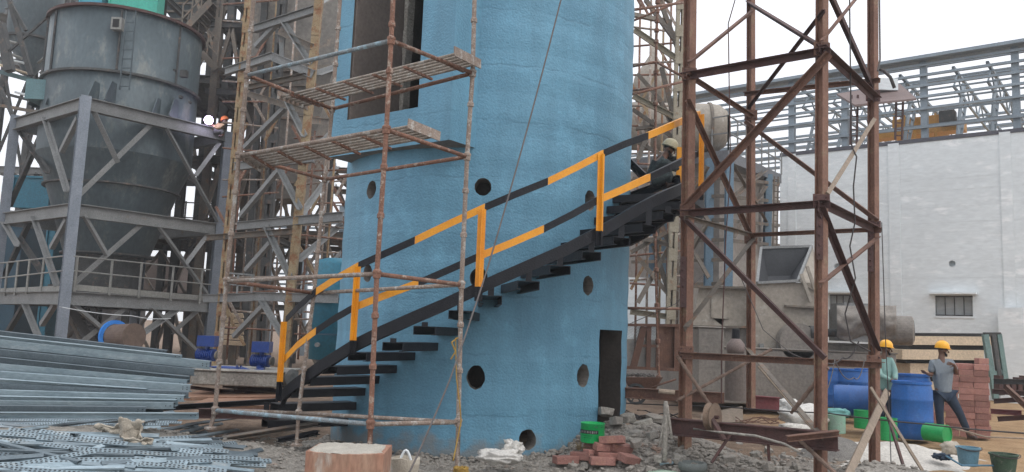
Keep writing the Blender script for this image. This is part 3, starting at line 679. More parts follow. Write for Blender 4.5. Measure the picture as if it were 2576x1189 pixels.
# ribbed bars tied across the lower bay
m_reb = mat('ribbed_bar', (.22, .15, .115), (.13, .085, .065), 8, .8, 0, .5)
for nm, x0, y0, Ya, x1, y1, Yb, r in (('tied_bar', 1703, 895, 10.1, 1795, 1035, 9.9, .022), ('tied_bar', 1990, 1040, 9.4, 2082, 925, 9.1, .024), ('tied_bar', 1700, 1010, 10.1, 1940, 880, 10.6, .02), ('tied_bar', 1985, 1085, 9.3, 2105, 1195, 8.6, .022)):
    q = MB(); a_, b_ = P(x0, y0, Ya), P(x1, y1, Yb); n = int((b_ - a_).length / .05); q.path([a_.lerp(b_, i / n) for i in range(n + 1)], [r * (1.18 if i % 2 else .92) for i in range(n + 1)], 8)
    q.build(nm, m_reb, rt)
# ================================================================ left: big hopper on its frame
YK, YL, YR = 21.4, 24.4, 25.4
def lerp_px(l, y):
    (x0, y0), (x1, y1) = l; return x0 + (x1 - x0) * (y - y0) / (y1 - y0)
KL = ((147, 900), (216, 240)); LL = ((-32, 900), (40, 290)); RL = ((520, 905), (575, 330))
fr = thing('support_frame', 'grey steel frame with handrails carrying the big grey hopper', 'steel frame', P(147, 900, YK))
def K(y, d=0): return P(lerp_px(KL, y), y, YK + d)
def Lc(y, d=0): return P(lerp_px(LL, y), y, YL + d)
def Rc(y, d=0): return P(lerp_px(RL, y), y, YR + d)
for f, y0, y1 in ((K, 905, 243), (Lc, 905, 292), (Rc, 905, 334)):
    q = MB(); pa_, pb_ = f(y0), f(y1); pa_ = pa_ + (pa_ - pb_) * ((pa_.z + .2) / (pb_.z - pa_.z)); q.ibeam(pa_, pb_, .26, .26, .02, V((-.6, .8, 0))); q.build('column', m_gstb, fr)
bk = lambda yk, yl, yr: Lc(yl) + Rc(yr) - K(yk)
pa_, pb_ = bk(900, 880, 880), bk(250, 303, 345); pa_.z = -.2
q = MB(); q.ibeam(pa_, pb_, .26, .26, .02); q.build('column', m_gstb, fr)
for (yk, yl, yr) in ((262, 315, 345), (529, 552, 578), (750, 750, 772)):
    for a, b in ((K(yk), Rc(yr)), (K(yk), Lc(yl)), (Lc(yl), bk(yk, yl, yr)), (Rc(yr), bk(yk, yl, yr))):
        d = (b - a).normalized(); q = MB(); q.ibeam(a + d * .14, b - d * .14, .2, .36, .02); q.build('beam', m_gst, fr)
def onKR(x, y, d=0):
    t = (x - lerp_px(KL, y)) / (lerp_px(RL, y) - lerp_px(KL, y)); iv = (1 - t) / YK + t / YR; return P(x, y, 1 / iv + d)
def onLK(x, y, d=0):
    t = (x - lerp_px(LL, y)) / (lerp_px(KL, y) - lerp_px(LL, y)); iv = (1 - t) / YL + t / YK; return P(x, y, 1 / iv + d)
def br(root, f, L_, w, m, nm='brace', d=0):
    for x0, y0, x1, y1 in L_:
        member(root, nm, f(x0, y0, d), f(x1, y1, d), 'L', w, None, m)
br(fr, onKR, [(385, 318, 203, 497), (412, 322, 543, 560), (230, 285, 290, 412), (547, 358, 487, 440), (360, 570, 178, 730), (393, 572, 527, 758), (205, 545, 263, 645), (520, 585, 460, 665), (335, 768, 205, 870), (375, 775, 505, 902), (180, 772, 262, 840), (502, 785, 438, 842), (300, 885, 450, 780)], .14, m_gst)
br(fr, onLK, [(115, 297, 172, 485), (192, 300, 150, 385), (87, 545, 147, 722), (165, 555, 125, 628), (12, 560, 48, 622), (65, 765, 112, 880), (137, 765, 100, 822)], .13, m_gst)
br(fr, onLK, [(48, 325, 125, 440), (112, 312, 20, 520), (75, 550, 5, 702), (50, 600, 110, 690), (60, 765, -10, 880)], .13, m_dst, d=.4)
# handrail round the lower platform
q = MB()
for z_ in (0, .45):
    for (f, x0, y0, x1, y1) in ((onKR, 185, 645, 530, 680), (onLK, 0, 663, 160, 645)):
        q.tube(f(x0, y0 + 82 * z_, -.15), f(x1, y1 + 82 * z_, -.15), .022, 6)
for x, y in ((195, 646), (283, 656), (357, 663), (437, 671), (510, 678)): q.bar(onKR(x, y, -.15), onKR(x - 8, y + 88, -.15), .05)
for x, y in ((46, 658), (75, 655), (111, 650), (20, 661)): q.bar(onLK(x, y, -.15), onLK(x - 9, y + 85, -.15), .05)
q.build('handrail', m_hopl, fr)
for f, x0, y0, x1, y1 in ((onKR, 170, 722, 522, 752), (onLK, 0, 733, 150, 727)):
    q = MB(); q.bar(f(x0, y0, -.1), f(x1, y1, -.1), .02, .16); q.build('toe_board', m_hopl, fr)
q = MB(); c4 = [K(740), Rc(760), bk(740, 740, 760), Lc(738)]
q.quadsolid([p - V((0, 0, .03)) for p in c4], c4); q.build('platform_grating', m_dst, fr)
# hopper body
HC = P(304, 290, 24.9); HC.z = 0; RH = 2.2
zof = lambda y, x=320: P(x, y, 24.9 - RH).z
hz = dict(rim=zof(15), ring=zof(178), taper=zof(372, 285), ring2=P(325, 457, 24.9 - 1.9).z, bot=P(290, 640, 24.9 - 1.2).z)
hp = thing('hopper', 'big round grey steel hopper with conical bottom held in the left frame', 'hopper', HC + V((0, 0, hz['bot'])))
q = MB(); q.lathe(HC, [(RH, hz['taper']), (RH, hz['rim']), (RH - .05, hz['rim']), (RH - .05, hz['taper'])], 72, cap=False); q.build('shell', m_hop, hp, True)
q = MB(); q.lathe(HC, [(1.18, hz['bot']), (1.85, hz['ring2']), (RH, hz['taper'])], 72, cap=False); q.build('cone', m_hop, hp, True)
for z, r, h in ((hz['rim'], RH, .1), (hz['ring'], RH, .09), (hz['ring2'], 1.85, .07), (hz['bot'] + .05, 1.2, .08)):
    q = MB(); q.lathe(HC, [(r - .01, z - h / 2), (r + .1, z - h / 2), (r + .1, z + h / 2 - .02), (r - .01, z + h / 2 - .02)], 72, cap=False); q.build('stiffener_ring', m_rustd if h == .1 else m_dst, hp)
for a in (-1.0, -.62, .36, 1.15):
    z0, z1 = (hz['ring'] + .06, hz['rim'] - .06)
    c = HC + V((math.sin(a), -math.cos(a), 0)) * (RH + .02); q = MB(); q.bar(c + V((0, 0, z0)), c + V((0, 0, z1)), .05, .05); q.build('seam', m_dst, hp)
q = MB(); q.lathe(HC, [(.02, hz['bot'] - 1.0), (1.0, hz['bot'] - 1.0), (1.05, hz['bot'])], 24, cap=False); q.box(HC + V((0, 0, hz['bot'] - 1.2)), (2.2, 2.2, .5)); q.build('outlet', m_dst, hp)
# support brackets and gussets on the top beam
for x, y in ((243, 250), (405, 290), (95, 262)):
    for dx_ in (-22, 22):
        f = onKR if x > 200 else onLK
        q = MB(); a = f(x + dx_, y + 3, .1); q.quadsolid([a + V((0, -.12, 0)), a + V((.03, -.12, 0)), a + V((.03, .5, 0)), a + V((0, .5, 0))], [a + V((0, .2, .62)), a + V((.03, .2, .62)), a + V((.03, .5, .62)), a + V((0, .5, .62))]); q.build('gusset', m_hop, hp)
q = MB(); p = P(296, 62, 24.9 - RH - .05); q.box(p, (.3, .2, .36)); w_ = q.build('vent_box', m_hopl, hp)
q = MB(); q.box(p - V((0, .1, 0)), (.18, .03, .24)); q.build('vent_opening', m_dark, w_)
q = MB()
for dx_ in (-12, 12): q.bar(P(330 + dx_, 28, 22.5), P(313 + dx_, 226, 22.5), .03)
for i in range(9): y = 34 + i * 23; xx = 329 - i * 2.0; q.bar(P(xx - 12, y, 22.5), P(xx + 12, y, 22.5), .025)
q.build('ladder', m_hop, hp)
for x, y, s_ in ((463, 187, .2), (440, 178, .05), (455, 245, .08), (478, 258, .06)):
    q = MB(); c = P(x, y, 23.35); q.box(c, (s_, .16, s_)); q.build('plate_lug', m_dst, hp)
q = MB(); a = HC + V((0, 0, 0)); q.box(P(115, 235, 23.7), (.75, .8, .6)); q.build('inlet_box', m_teal if 0 else mat('teal_grey', (.12, .22, .24), (.09, .17, .19), 2), hp)

# second cone further back, teal beam, pipes
HB = P(88, 60, 34); HB.z = 0
h2 = thing('hopper', 'smaller dark grey cone hopper behind the big hopper at the top left', 'hopper', HB + V((0, 0, P(85, 195, 34).z)))
q = MB(); q.lathe(HB, [(.16, P(85, 195, 34).z), (1.02, P(85, 88, 33).z), (1.02, P(85, -40, 33).z)], 40, cap=False); q.build('shell', m_hop, h2, True)
q = MB(); q.lathe(HB, [(1.0, P(85, 90, 33).z), (1.1, P(85, 90, 33).z), (1.1, P(85, 84, 33).z), (1.0, P(85, 84, 33).z)], 40, cap=False); q.build('stiffener_ring', m_dst, h2)
def boxpx(name, label, cat, x0, y0, x1, y1, Y, dep, m, group=None, frame=None):
    a, b = P(x0, y1, Y), P(x1, y0, Y); t = thing(name, label, cat, ((a.x + b.x) / 2, Y, a.z))
    q = MB(); q.box(((a.x + b.x) / 2, Y + dep / 2, (a.z + b.z) / 2), (b.x - a.x, dep, b.z - a.z)); q.build('casing', m, t)
    q = MB(); fw = .07
    for z in (a.z, b.z): q.box(((a.x + b.x) / 2, Y - .03, z), (b.x - a.x + .12, .07, fw))
    n = max(1, int((b.x - a.x) / 1.4))
    for i in range(n + 1): q.box((a.x + (b.x - a.x) * i / n, Y - .02, (a.z + b.z) / 2), (.06, .05, b.z - a.z - .1))
    q.build('stiffener', frame or m, t); return t
# ---------------------------------------------------------------- plant frames in the back
def frame3(name, label, xa, xb, Ya, Yb, zs_, nx_, ny_, mcol, mbeam, mbr, cw=.25, bw=.25, seed=0, bp=.55, xbr=True, grate=()):
    rd = random.Random(seed); X0 = P(xa, 800, Ya).x; X1 = P(xb, 800, Ya).x
    t = thing(name, label, 'steel frame', (X0, Ya, 0)); XS = [X0 + (X1 - X0) * i / nx_ for i in range(nx_ + 1)]; YS = [Ya + (Yb - Ya) * i / ny_ for i in range(ny_ + 1)]
    for x in XS:
        for y in YS: q = MB(); q.ibeam((x, y, -.2), (x, y, zs_[-1]), cw, cw, .02, V((0, 1, 0))); q.build('column', mcol, t)
    for z in zs_[1:]:
        for y in YS: q = MB(); q.ibeam((X0 - .3, y, z), (X1 + .3, y, z), bw * .7, bw, .02); q.build('beam', mbeam, t)
        for x in XS: q = MB(); q.ibeam((x, Ya + .1, z - .02), (x, Yb - .1, z - .02), bw * .6, bw * .8, .02); q.build('beam', mbeam, t)
    for j in range(len(zs_) - 1):
        z0, z1 = zs_[j], zs_[j + 1]
        for i in range(nx_):
            for y in YS:
                if rd.random() > bp: continue
                if rd.random() < .5 or not xbr:
                    xm = (XS[i] + XS[i + 1]) / 2
                    for xx in (XS[i], XS[i + 1]): q = MB(); q.ell((xx, y - .05, z0 + .1), (xm, y - .05, z1 - .1), .12); q.build('brace', mbr, t)
                else:
                    for a, b in ((0, 1), (1, 0)): q = MB(); q.ell((XS[i + a], y - .05 - .1 * a, z0 + .1), (XS[i + b], y - .05 - .1 * a, z1 - .1), .10); q.build('brace', mbr, t)
        if j in grate:
            q = MB(); q.box(((X0 + X1) / 2, (Ya + Yb) / 2, z1 + .17), (X1 - X0 + .6, Yb - Ya, .05)); q.build('floor_grating', m_dst, t)
            q = MB(); n = int((X1 - X0) / 1.2) + 1
            for i in range(n + 1): xx = X0 + (X1 - X0) * i / n; q.bar((xx, Ya - .1, z1 + .2), (xx, Ya - .1, z1 + 1.25), .045)
            for h in (.65, 1.2): q.bar((X0 - .2, Ya - .1, z1 + h), (X1 + .2, Ya - .1, z1 + h), .04)
            q.build('handrail', mbeam, t)
    return t
frame3('plant_frame', 'dark steel plant frame with walkways behind the big hopper and its frame', 150, 520, 29, 34, [0, 2.4, 4.6, 7.4, 10.4, 13.6, 17], 4, 1, m_dst, m_dst, m_mst, .26, .28, 3, .6, True, (1, 3))
frame3('plant_frame', 'brownish braced steel frame rising between the hopper and the yellow trestle', 490, 640, 27, 31, [0, 2.2, 4.6, 7.0, 9.4, 11.8, 14.2], 2, 1, m_mst, m_dst, m_mst, .24, .22, 5, .7, True, (2, 4))
boxpx('clad_building', 'added dark brown backdrop standing in for the darkness behind the left hopper frame', 'building', -60, 590, 300, 880, 43, 4, mat('dark_backdrop', (.06, .052, .05), (.04, .035, .033), 1))  # invented dark bulk supplying the darkness between the handrails
boxpx('clad_building', 'added dark backdrop standing in for the darkness behind the cable reel and blue motors', 'building', 455, 700, 640, 885, 42, 4, mat('brown_backdrop', (.10, .075, .062), (.07, .052, .045), 1))  # second invented bulk, darkening the gaps behind reel and motors
frame3('plant_frame', 'grey steel frame with braces directly left of the blue tower, far behind', 655, 885, 31, 36, [0, 2.6, 5.0, 7.6, 10.4, 13.4, 16.5], 3, 1, m_dst, m_mst, m_mst, .26, .22, 9, .6, True, (1,))
frame3('plant_frame', 'dark steel frame at the far left edge behind the hopper frame', -60, 95, 36, 40, [0, 3, 6, 8.0, 13, 15.4, 18.5], 2, 1, m_dst, m_gst, m_dst, .24, .3, 12, .4, True, (4,))
def stairflight(label, x0, y0, x1, y1, Y, w_=.9, m=m_mst, n=9):
    a, b = P(x0, y0, Y), P(x1, y1, Y); t = thing('steel_stair', label, 'staircase', a)
    for k in (0, w_): q = MB(); q.bar(a + V((0, k, 0)), b + V((0, k, 0)), .05, .22); q.build('stringer', m, t)
    for i in range(n): c = a.lerp(b, (i + .5) / n) + V((0, w_ / 2, .02)); q = MB(); q.box(c, (.28, w_ - .06, .04)); q.build('tread', m, t)
    q = MB()
    for k in (0, .5): q.bar(a + V((0, 0, 1 - k)), b + V((0, 0, 1 - k)), .04)
    for i in range(4): c = a.lerp(b, i / 3); q.bar(c, c + V((0, 0, 1)), .04)
    q.build('handrail', m, t)
stairflight('steel stair flight rising to the right beside the top of the big hopper', 455, 85, 530, 5, 26.5)
stairflight('steel stair flight rising to the left below the upper one, right of the hopper', 545, 175, 470, 95, 26.8)
stairflight('steel stair flight low behind the hopper frame, left of the cable reel', 235, 860, 172, 770, 25, m=m_dst)
stairflight('steel stair flight between the hopper cone and the yellow trestle', 470, 640, 540, 545, 27.5, m=m_dst)
# ducts, vessels and cladding in the back
boxpx('duct', 'teal blue boxed duct behind the lower left of the hopper frame', 'duct', 28, 448, 128, 520, 28, 2, m_teal)
boxpx('duct', 'tall teal blue duct standing below the boxed duct on the left', 'duct', 92, 555, 142, 850, 28, 1.2, m_teal)
boxpx('duct', 'dark teal duct section at the left edge near the handrails', 'duct', -20, 560, 60, 840, 30, 1.5, mat('dark_teal', (.02, .07, .11), (.015, .05, .08), 2))
boxpx('clad_building', 'brown clad building wall behind the handrails under the big hopper', 'building', 305, 650, 452, 740, 37, 3, mat('brown_cladding', (.16, .12, .105), (.13, .10, .085), 3))
boxpx('clad_building', 'green and turquoise sheeted building behind the top of the big hopper', 'building', 270, -60, 402, 62, 28.2, .6, m_green)
boxpx('clad_building', 'blue sheeted box behind the upper left rim of the big hopper', 'building', 196, -60, 262, 55, 28.2, .6, mat('sky_blue_sheet', (.06, .33, .45), (.05, .28, .38), 1))
boxpx('clad_building', 'grey clad block at the top left corner behind the small cone', 'building', -40, -60, 190, 30, 46, 5, m_hop)
pr_ = thing('pipe_rack', 'pipes and teal beam on a sloping rack at the far left behind the big hopper', 'pipe rack', P(60, 420, 31))
for x0, y0, x1, y1, m, w_ in ((-20, 176, 125, 215, mat('teal_beam', (.09, .16, .17), (.07, .125, .135)), .17), (-20, 228, 110, 262, m_dst, .1), (-20, 262, 105, 285, m_mst, .12)):
    q = MB(); q.bar(P(x0, y0, 31), P(x1, y1, 31), .1, w_); q.build('beam', m, pr_)
for x0, y0, x1, y1, m, r in ((-20, 158, 70, 186, m_cream, .05), (0, 100, 60, 115, m_hopl, .07), (-20, 118, 55, 148, m_hopl, .06), (-20, 140, 60, 160, m_wall, .05), (38, 232, 100, 250, m_wall, .05), (95, 160, 132, 128, m_hopl, .05), (100, 185, 130, 165, m_hopl, .05)):
    q = MB(); q.tube(P(x0, y0, 31.5), P(x1, y1, 31.5), r, 10); q.build('pipe', m, pr_, True)
for x0, y0, x1, y1, w_ in ((18, -20, 78, 190, .16), (22, 0, 65, 78, .12), (135, 30, 0, 150, .08), (0, 60, 25, 180, .3), (0, 220, 35, 300, .12)):
    q = MB(); q.bar(P(x0, y0, 30.5), P(x1, y1, 30.5), w_); q.build('brace', m_dst, pr_)
# dust hopper hanging in the steelwork behind the yellow trestle
def frustum(name, label, cat, topq, botq, Ya, Yb, dep, m, ytop):
    (x0, x1, y1), (x2, x3, y2) = topq, botq
    t = thing(name, label, cat, P((x2 + x3) / 2, y2, Yb)); a = [P(x0, y1, Ya), P(x1, y1, Ya)]; b = [P(x2, y2, Yb), P(x3, y2, Yb)]
    A_ = a + [a[1] + V((0, dep, 0)), a[0] + V((0, dep, 0))]; B_ = b + [b[1] + V((0, dep * .35, 0)), b[0] + V((0, dep * .35, 0))]
    q = MB(); q.quadsolid(B_, A_); q.build('cone', m, t)
    q = MB(); zt = P(x0, ytop, Ya).z; q.quadsolid(A_, [V((p.x, p.y, zt)) for p in A_]); q.build('casing', m, t)
    q = MB()
    for i in range(4):
        f = (i + .5) / 4
        q.bar(b[0].lerp(a[0], f) - V((0, .04, 0)), b[1].lerp(a[1], f) - V((0, .04, 0)), .08)
    q.bar(a[0] - V((0, .05, 0)), a[1] - V((0, .05, 0)), .14, .2); q.build('stiffener', m_mst, t)
    return t
frustum('dust_hopper', 'large dusty brown grey hopper hanging behind the yellow trestle', 'hopper', (628, 838, 175), (690, 752, 500), 24.6, 25.6, 3.5, m_duct, -60)
frustum('dust_hopper', 'grey dust hopper seen through the steelwork left of the yellow trestle', 'hopper', (380, 520, -20), (440, 470, 60), 33, 33.5, 2, m_hop, -80)
def tube_maze(label, x0, x1, y0, y1, Y, seed, n=26):
    rr = random.Random(seed); t = thing('tube_scaffold', label, 'scaffold', P((x0 + x1) / 2, 900, Y)); ms = [m_tuber, m_tube, m_ylst]
    vx = [x0 + (x1 - x0) * (i + rr.uniform(.2, .8)) / 5 for i in range(5)]
    for i, x in enumerate(vx): q = MB(); yy = Y + rr.uniform(-.5, 2.5); q.tube(P(x - 40 * (900 - y0) / 900 * 0, 905, yy), P(x + (905 - y0) * .075 * (1 if x < 1300 else .2), y0, yy), .03, 7); q.build('standard', ms[i % 3], t, True)
    for i in range(n // 2): q = MB(); y = y0 + (y1 - y0) * (i + rr.random()) / (n // 2); yy = Y + rr.uniform(-.6, 2); s_ = rr.uniform(-.12, .12); q.tube(P(x0, y, yy), P(x1, y + s_ * (x1 - x0), yy + rr.uniform(-1, 1)), .027, 7); q.build('ledger', ms[i % 2], t, True)
    for i in range(n // 2): q = MB(); x = rr.uniform(x0, x1); y = rr.uniform(y0, y1); l_ = rr.uniform(60, 130); s_ = rr.choice([-1, 1]); yy = Y + rr.uniform(0, 2); q.ell(P(x, y, yy), P(x + s_ * l_ * .55, y - l_, yy), .07); q.build('brace', ms[(i + 1) % 3], t)
    return t
tube_maze('tangle of brown scaffold tubes behind the yellow trestle, nearest the hopper', 560, 700, -20, 880, 22.5, 4, 30)
tube_maze('tangle of brown scaffold tubes filling the gap just left of the blue tower', 740, 880, 330, 880, 21.5, 8, 26)
tube_maze('tangle of thin rusty scaffold tubes just right of the blue tower', 1585, 1715, -20, 760, 19.5, 11, 30)
# blue tank left of the tower
tk = thing('blue_tank', 'teal blue rounded tank behind the railing left of the blue tower', 'tank', P(830, 905, 18.5))
c = P(838, 905, 18.5); q = MB(); zt = P(838, 655, 18.5).z; r = .55
q.lathe(V((c.x, c.y, 0)), [(r, c.z), (r, zt - .12), (r * .9, zt - .03), (r * .55, zt + .03), (0.02, zt + .05)], 40); q.build('shell', m_teal, tk, True)
for z in (.25, .6): 
    q = MB(); zz = c.z + (zt - c.z) * z; q.lathe(V((c.x, c.y, 0)), [(r, zz - .02), (r + .02, zz - .02), (r + .02, zz + .02), (r, zz + .02)], 40, cap=False); q.build('hoop', mat('dark_teal', (.02, .07, .11)), tk)
q = MB(); pc = P(800, 868, 17.9); q.tube(pc, pc - V((0, .12, 0)), .05, 12); q.build('drain_valve', m_gst, tk)

# ---------------------------------------------------------------- yellow trestle (battened columns)
T = thing('braced_trestle', 'yellow and rusty trestle of battened columns left of the blue tower', 'steel trestle', P(715, 940, 18.6))
for x0, y0, x1, y1, Y, w_, m in ((540, 950, 627, -20, 20.2, .15, m_ylst), (712, 945, 805, -20, 18.6, .18, m_ylst), (655, 900, 712, -20, 24, .26, m_dst), (612, 900, 668, -20, 24.5, .18, m_dst)):
    q = MB(); q.batten(P(x0, y0, Y), P(x1, y1, Y), w_, .62, V((0, 1, 0)), .012, .09); q.build('battened_column', m, T)
    m_ = m
def YT(x, y):                                    # depth on the front face between the two near columns
    xa = 540 + 87 * (950 - y) / 970; xb = 712 + 93 * (945 - y) / 965; t = max(-.6, min(1.6, (x - xa) / (xb - xa))); return 1 / ((1 - t) / 20.2 + t / 18.6)
def tm_(L_, shape, w_, h_, m, nm):
    for x0, y0, x1, y1 in L_:
        member(T, nm, P(x0, y0, YT(x0, y0) - .1), P(x1, y1, YT(x1, y1) - .1), shape, w_, h_, m)
tm_([(596, 570, 862, 545), (636, 746, 851, 752), (512, 752, 640, 748), (590, 420, 790, 398), (640, 74, 790, 26), (566, 182, 685, 143), (685, 143, 787, 187)], 'I', .12, .2, m_gst, 'beam')
tm_([(625, 237, 773, 282), (701, 80, 788, 119), (625, 222, 770, 193), (520, 600, 740, 583)], 'C', .08, .14, m_mst, 'beam')
tm_([(703, 428, 756, 530), (670, 572, 730, 700), (699, 431, 602, 548), (677, 616, 616, 685), (658, 757, 716, 855), (662, 772, 585, 852), (722, 256, 767, 347), (714, 274, 612, 376), (711, 56, 782, 165), (701, 56, 640, 120), (701, 80, 703, 147)], 'L', .11, None, m_gst, 'brace')
# braces and beams running back beside the tower
for L_ in ((760, 410, 18.7, 868, 300, 24), (752, 545, 18.7, 845, 420, 24), (745, 660, 18.7, 866, 560, 24), (858, 640, 23, 760, 790, 18.8), (868, 770, 23, 730, 900, 18.8), (842, 470, 23, 872, 540, 24), (800, 10, 18.6, 870, -30, 24), (795, 190, 18.7, 880, 160, 23)):
    member(T, 'brace', P(L_[0], L_[1], L_[2]), P(L_[3], L_[4], L_[5]), 'L', .12, None, m_gst)
for x0, y0, Ya, x1, y1, Yb in ((770, 395, 18.8, 874, 388, 23.5), (758, 560, 18.8, 865, 552, 23.5), (740, 742, 18.8, 855, 738, 23.5), (745, 300, 18.8, 850, 310, 23.5)):
    member(T, 'beam', P(x0, y0, Ya), P(x1, y1, Yb), 'I', .12, .18, m_mst)
# small cage handrail (left) on the trestle platform
q = MB()
for x in (572, 600, 636): q.bar(P(x, 690, 19.8), P(x - 5, 750, 19.8), .04)
for y in (690, 718): q.bar(P(570, y - 3, 19.8), P(640, y + 3, 19.8), .04)
q.build('handrail', m_gst, T)
# far shed skeleton with horizontal purlins left of the tower
sh = thing('shed_skeleton', 'far unclad shed of horizontal purlins seen left of the blue tower', 'building', P(700, 830, 46))
for i in range(17):
    y = 548 + i * 13; q = MB(); q.bar(P(560, y - 6, 47), P(900, y + 4, 45), .05, .11); q.build('purlin', m_pur, sh)
for x in (600, 672, 760, 850): q = MB(); q.bar(P(x, 900, 45.5), P(x + 12, 520, 45.5), .3, .3); q.build('column', m_pur, sh)
# cream louvre screen low behind
lv = thing('louvred_screen', 'cream slatted louvre screen low behind the blue motors', 'louvre', P(590, 900, 24))
for i in range(6):
    q = MB(); y = 792 + i * 14; q.bar(P(556, y, 24), P(612, y + 3, 23.6), .03, .13, V((0, -.5, 1)).normalized()); q.build('slat', m_cream, lv)
# cable reel
cr = thing('cable_reel', 'wooden cable reel with a blue rim lying under the hopper frame', 'cable reel', P(305, 882, 21))
c = P(312, 848, 21.2); ax = V((.85, -.5, .05)).normalized()
for k, s_ in ((-.38, .42), (.0, .40), (.38, .42)): pass
q = MB(); q.lathe(c, [(.33, -.36), (.33, .36)], 32, ax); q.build('wound_drum', mat('wound_brown_cable', (.16, .11, .085), (.10, .07, .055), 9), cr, False)
q = MB(); q.lathe(c - ax * .40, [(.34, -.03), (.44, -.03), (.44, .03), (.34, .03)], 32, ax, cap=False); q.build('rim', mat('blue_rim', (.02, .22, .7), (.02, .18, .6), 3), cr)
q = MB(); q.lathe(c + ax * .40, [(.02, -.02), (.34, -.02), (.34, .02), (.02, .02)], 32, ax); q.build('end_board', MC['wound_brown_cable'], cr)
# ---------------------------------------------------------------- tangled steelwork right of the tower
Q = thing('scaffold_tower', 'slim scaffold and battened column behind the right edge of the blue tower', 'scaffold', P(1690, 930, 17))
q = MB(); q.batten(P(1683, 900, 17), P(1714, -20, 17), .18, .6, V((0, 1, 0)), .012, .07); q.build('battened_column', m_cryl, Q)
q = MB(); q.batten(P(1760, 900, 21), P(1722, -20, 21), .2, .6, V((0, 1, 0)), .012, .07)
q = MB(); pts = [P(1657, 950, 14.2), P(1646, 500, 14.2), P(1651, 100, 14.2), P(1655, -20, 14.2)]; q.path(pts, .026, 10)
for i in range(16):
    f = i / 15 * 2.98; j = int(f); cc = pts[j].lerp(pts[j + 1], f - j); q.lathe(cc, [(.028, -.04), (.045, -.03), (.045, .03), (.028, .04)], 10)
q.build('standard', m_tuber, Q)
q = MB(); q.path([P(1735, 920, 13.6), P(1742, 400, 13.6), P(1745, -20, 13.6)], .02, 8); q.build('standard', m_tuber, Q)
TL = [(1577, 28, 12.6, 1727, 6, 14), (1588, 55, 16, 1720, 0, 16), (1590, 168, 14.2, 1652, 156, 14.2), (1590, 238, 13.0, 1718, 206, 14), (1590, 228, 14.6, 1650, 222, 14.2), (1578, 776, 13, 1742, 778, 13.6), (1654, 158, 14.2, 1722, 196, 13.6)]
for x0, y0, Ya, x1, y1, Yb in TL:
    q = MB(); q.tube(P(x0, y0, Ya), P(x1, y1, Yb), .024, 10); q.build('ledger', m_tuber, Q, True)
for x0, y0, x1, y1, c_ in ((1594, 76, 1702, 150, 'y'), (1592, 243, 1698, 297, 'y'), (1620, 0, 1700, 110, 'g'), (1652, -10, 1700, 120, 'g'), (1690, 10, 1640, -30, 'g'), (1588, 355, 1707, 420, 'g'), (1588, 280, 1706, 362, 'g'), (1660, 170, 1690, 290, 'g'), (1600, 190, 1660, 260, 'g'), (1655, 250, 1700, 340, 'g'), (1640, 300, 1600, 400, 'g'), (1590, 600, 1690, 625, 'g'), (1600, 650, 1690, 760, 'g'), (1690, 600, 1600, 760, 'g'), (1585, 785, 1700, 800, 'y'), (1590, 640, 1680, 590, 'g'), (1640, 620, 1690, 770, 'g'), (1690, 60, 1590, 40, 'g'), (1600, 330, 1690, 318, 'g'), (1590, 455, 1690, 470, 'g'), (1640, 520, 1690, 640, 'g')):
    member(Q, 'brace', P(x0, y0, 17.2), P(x1, y1, 17), 'C' if c_ == 'y' else 'L', .09, .12, m_cryl if c_ == 'y' else m_mst)
# dust covered round vessels
def vessel(label, cx, cy, Y, prof, m=m_beige, ax=None, name='dust_vessel', sm=True, n=36):
    t = thing(name, label, 'vessel', P(cx, cy, Y)); q = MB(); q.lathe(P(cx, cy, Y), prof, n, ax); q.build('shell', m, t, sm); return t
vt = vessel('dust covered pear shaped vessel with a pointed horn right of the tower', 1640, 268, 27, [(.1, 0), (.55, .15), (.7, .55), (.62, 1.0), (.4, 1.35), (.12, 1.8), (.04, 2.3)])
hv = vessel('long beige dust covered horizontal vessel behind the rusty tower', 1560, 318, 24, [(.02, -.3), (.72, 0), (.74, 2.7), (.70, 2.95), (.55, 3.15), (.3, 3.26), (.02, 3.3)], m_beige, V((1, -.05, .0)))
q = MB()
for k in range(3): MB().lathe(P(1560, 318, 24), [(.74, .6 + k), (.78, .6 + k), (.78, .68 + k), (.74, .68 + k)], 36, V((1, -.05, 0)), cap=False).build('band', m_mst, hv)
# grey building with canopy
gb = thing('process_building', 'hazy grey building with a flat canopy and blue columns behind the rusty tower', 'building', P(1832, 760, 21.5))
ca, cb_, cc_ = P(1585, 402, 27), P(1832, 378, 22.5), P(1966, 440, 28.5)
q = MB(); th_ = V((0, 0, -.32)); back = V((2.2, 4, 0))
q.quadsolid([ca + th_, cb_ + th_, cc_ + th_, ca + (cc_ - cb_) + th_], [ca, cb_, cc_, ca + (cc_ - cb_)]); q.build('canopy', mat('canopy_grey', (.16, .165, .18), (.13, .135, .15), 1), gb)
def inset(p, k=.6): return p + V((0, 1, 0)) * k
wz = -.2
wl = [inset(ca), inset(cb_, .9), inset(cc_, .4)]
q = MB()
for a, b in ((wl[0], wl[1]), (wl[1], wl[2])):
    d = (b - a); n2 = V((-d.y, d.x, 0)).normalized() * .15
    q.quadsolid([V((a.x, a.y, wz)), V((b.x, b.y, wz)), V((b.x, b.y, wz)) + n2, V((a.x, a.y, wz)) + n2], [a + th_, b + th_, b + th_ + n2, a + th_ + n2])
q.build('wall', m_wall2, gb)
q = MB()
for y in (455, 500, 560, 610, 660, 720):
    q.bar(P(1590, y, 26.6), P(1826, y - 6, 22.6), .06, .1)
    if y < 640: q.bar(P(1836, y - 4, 22.7), P(1960, y + 8, 28.2), .06, .1)
q.build('sheeting_rail', m_mst, gb)
bcol = mat('blue_column_paint', (.13, .21, .28), (.10, .17, .235), 2, .5)
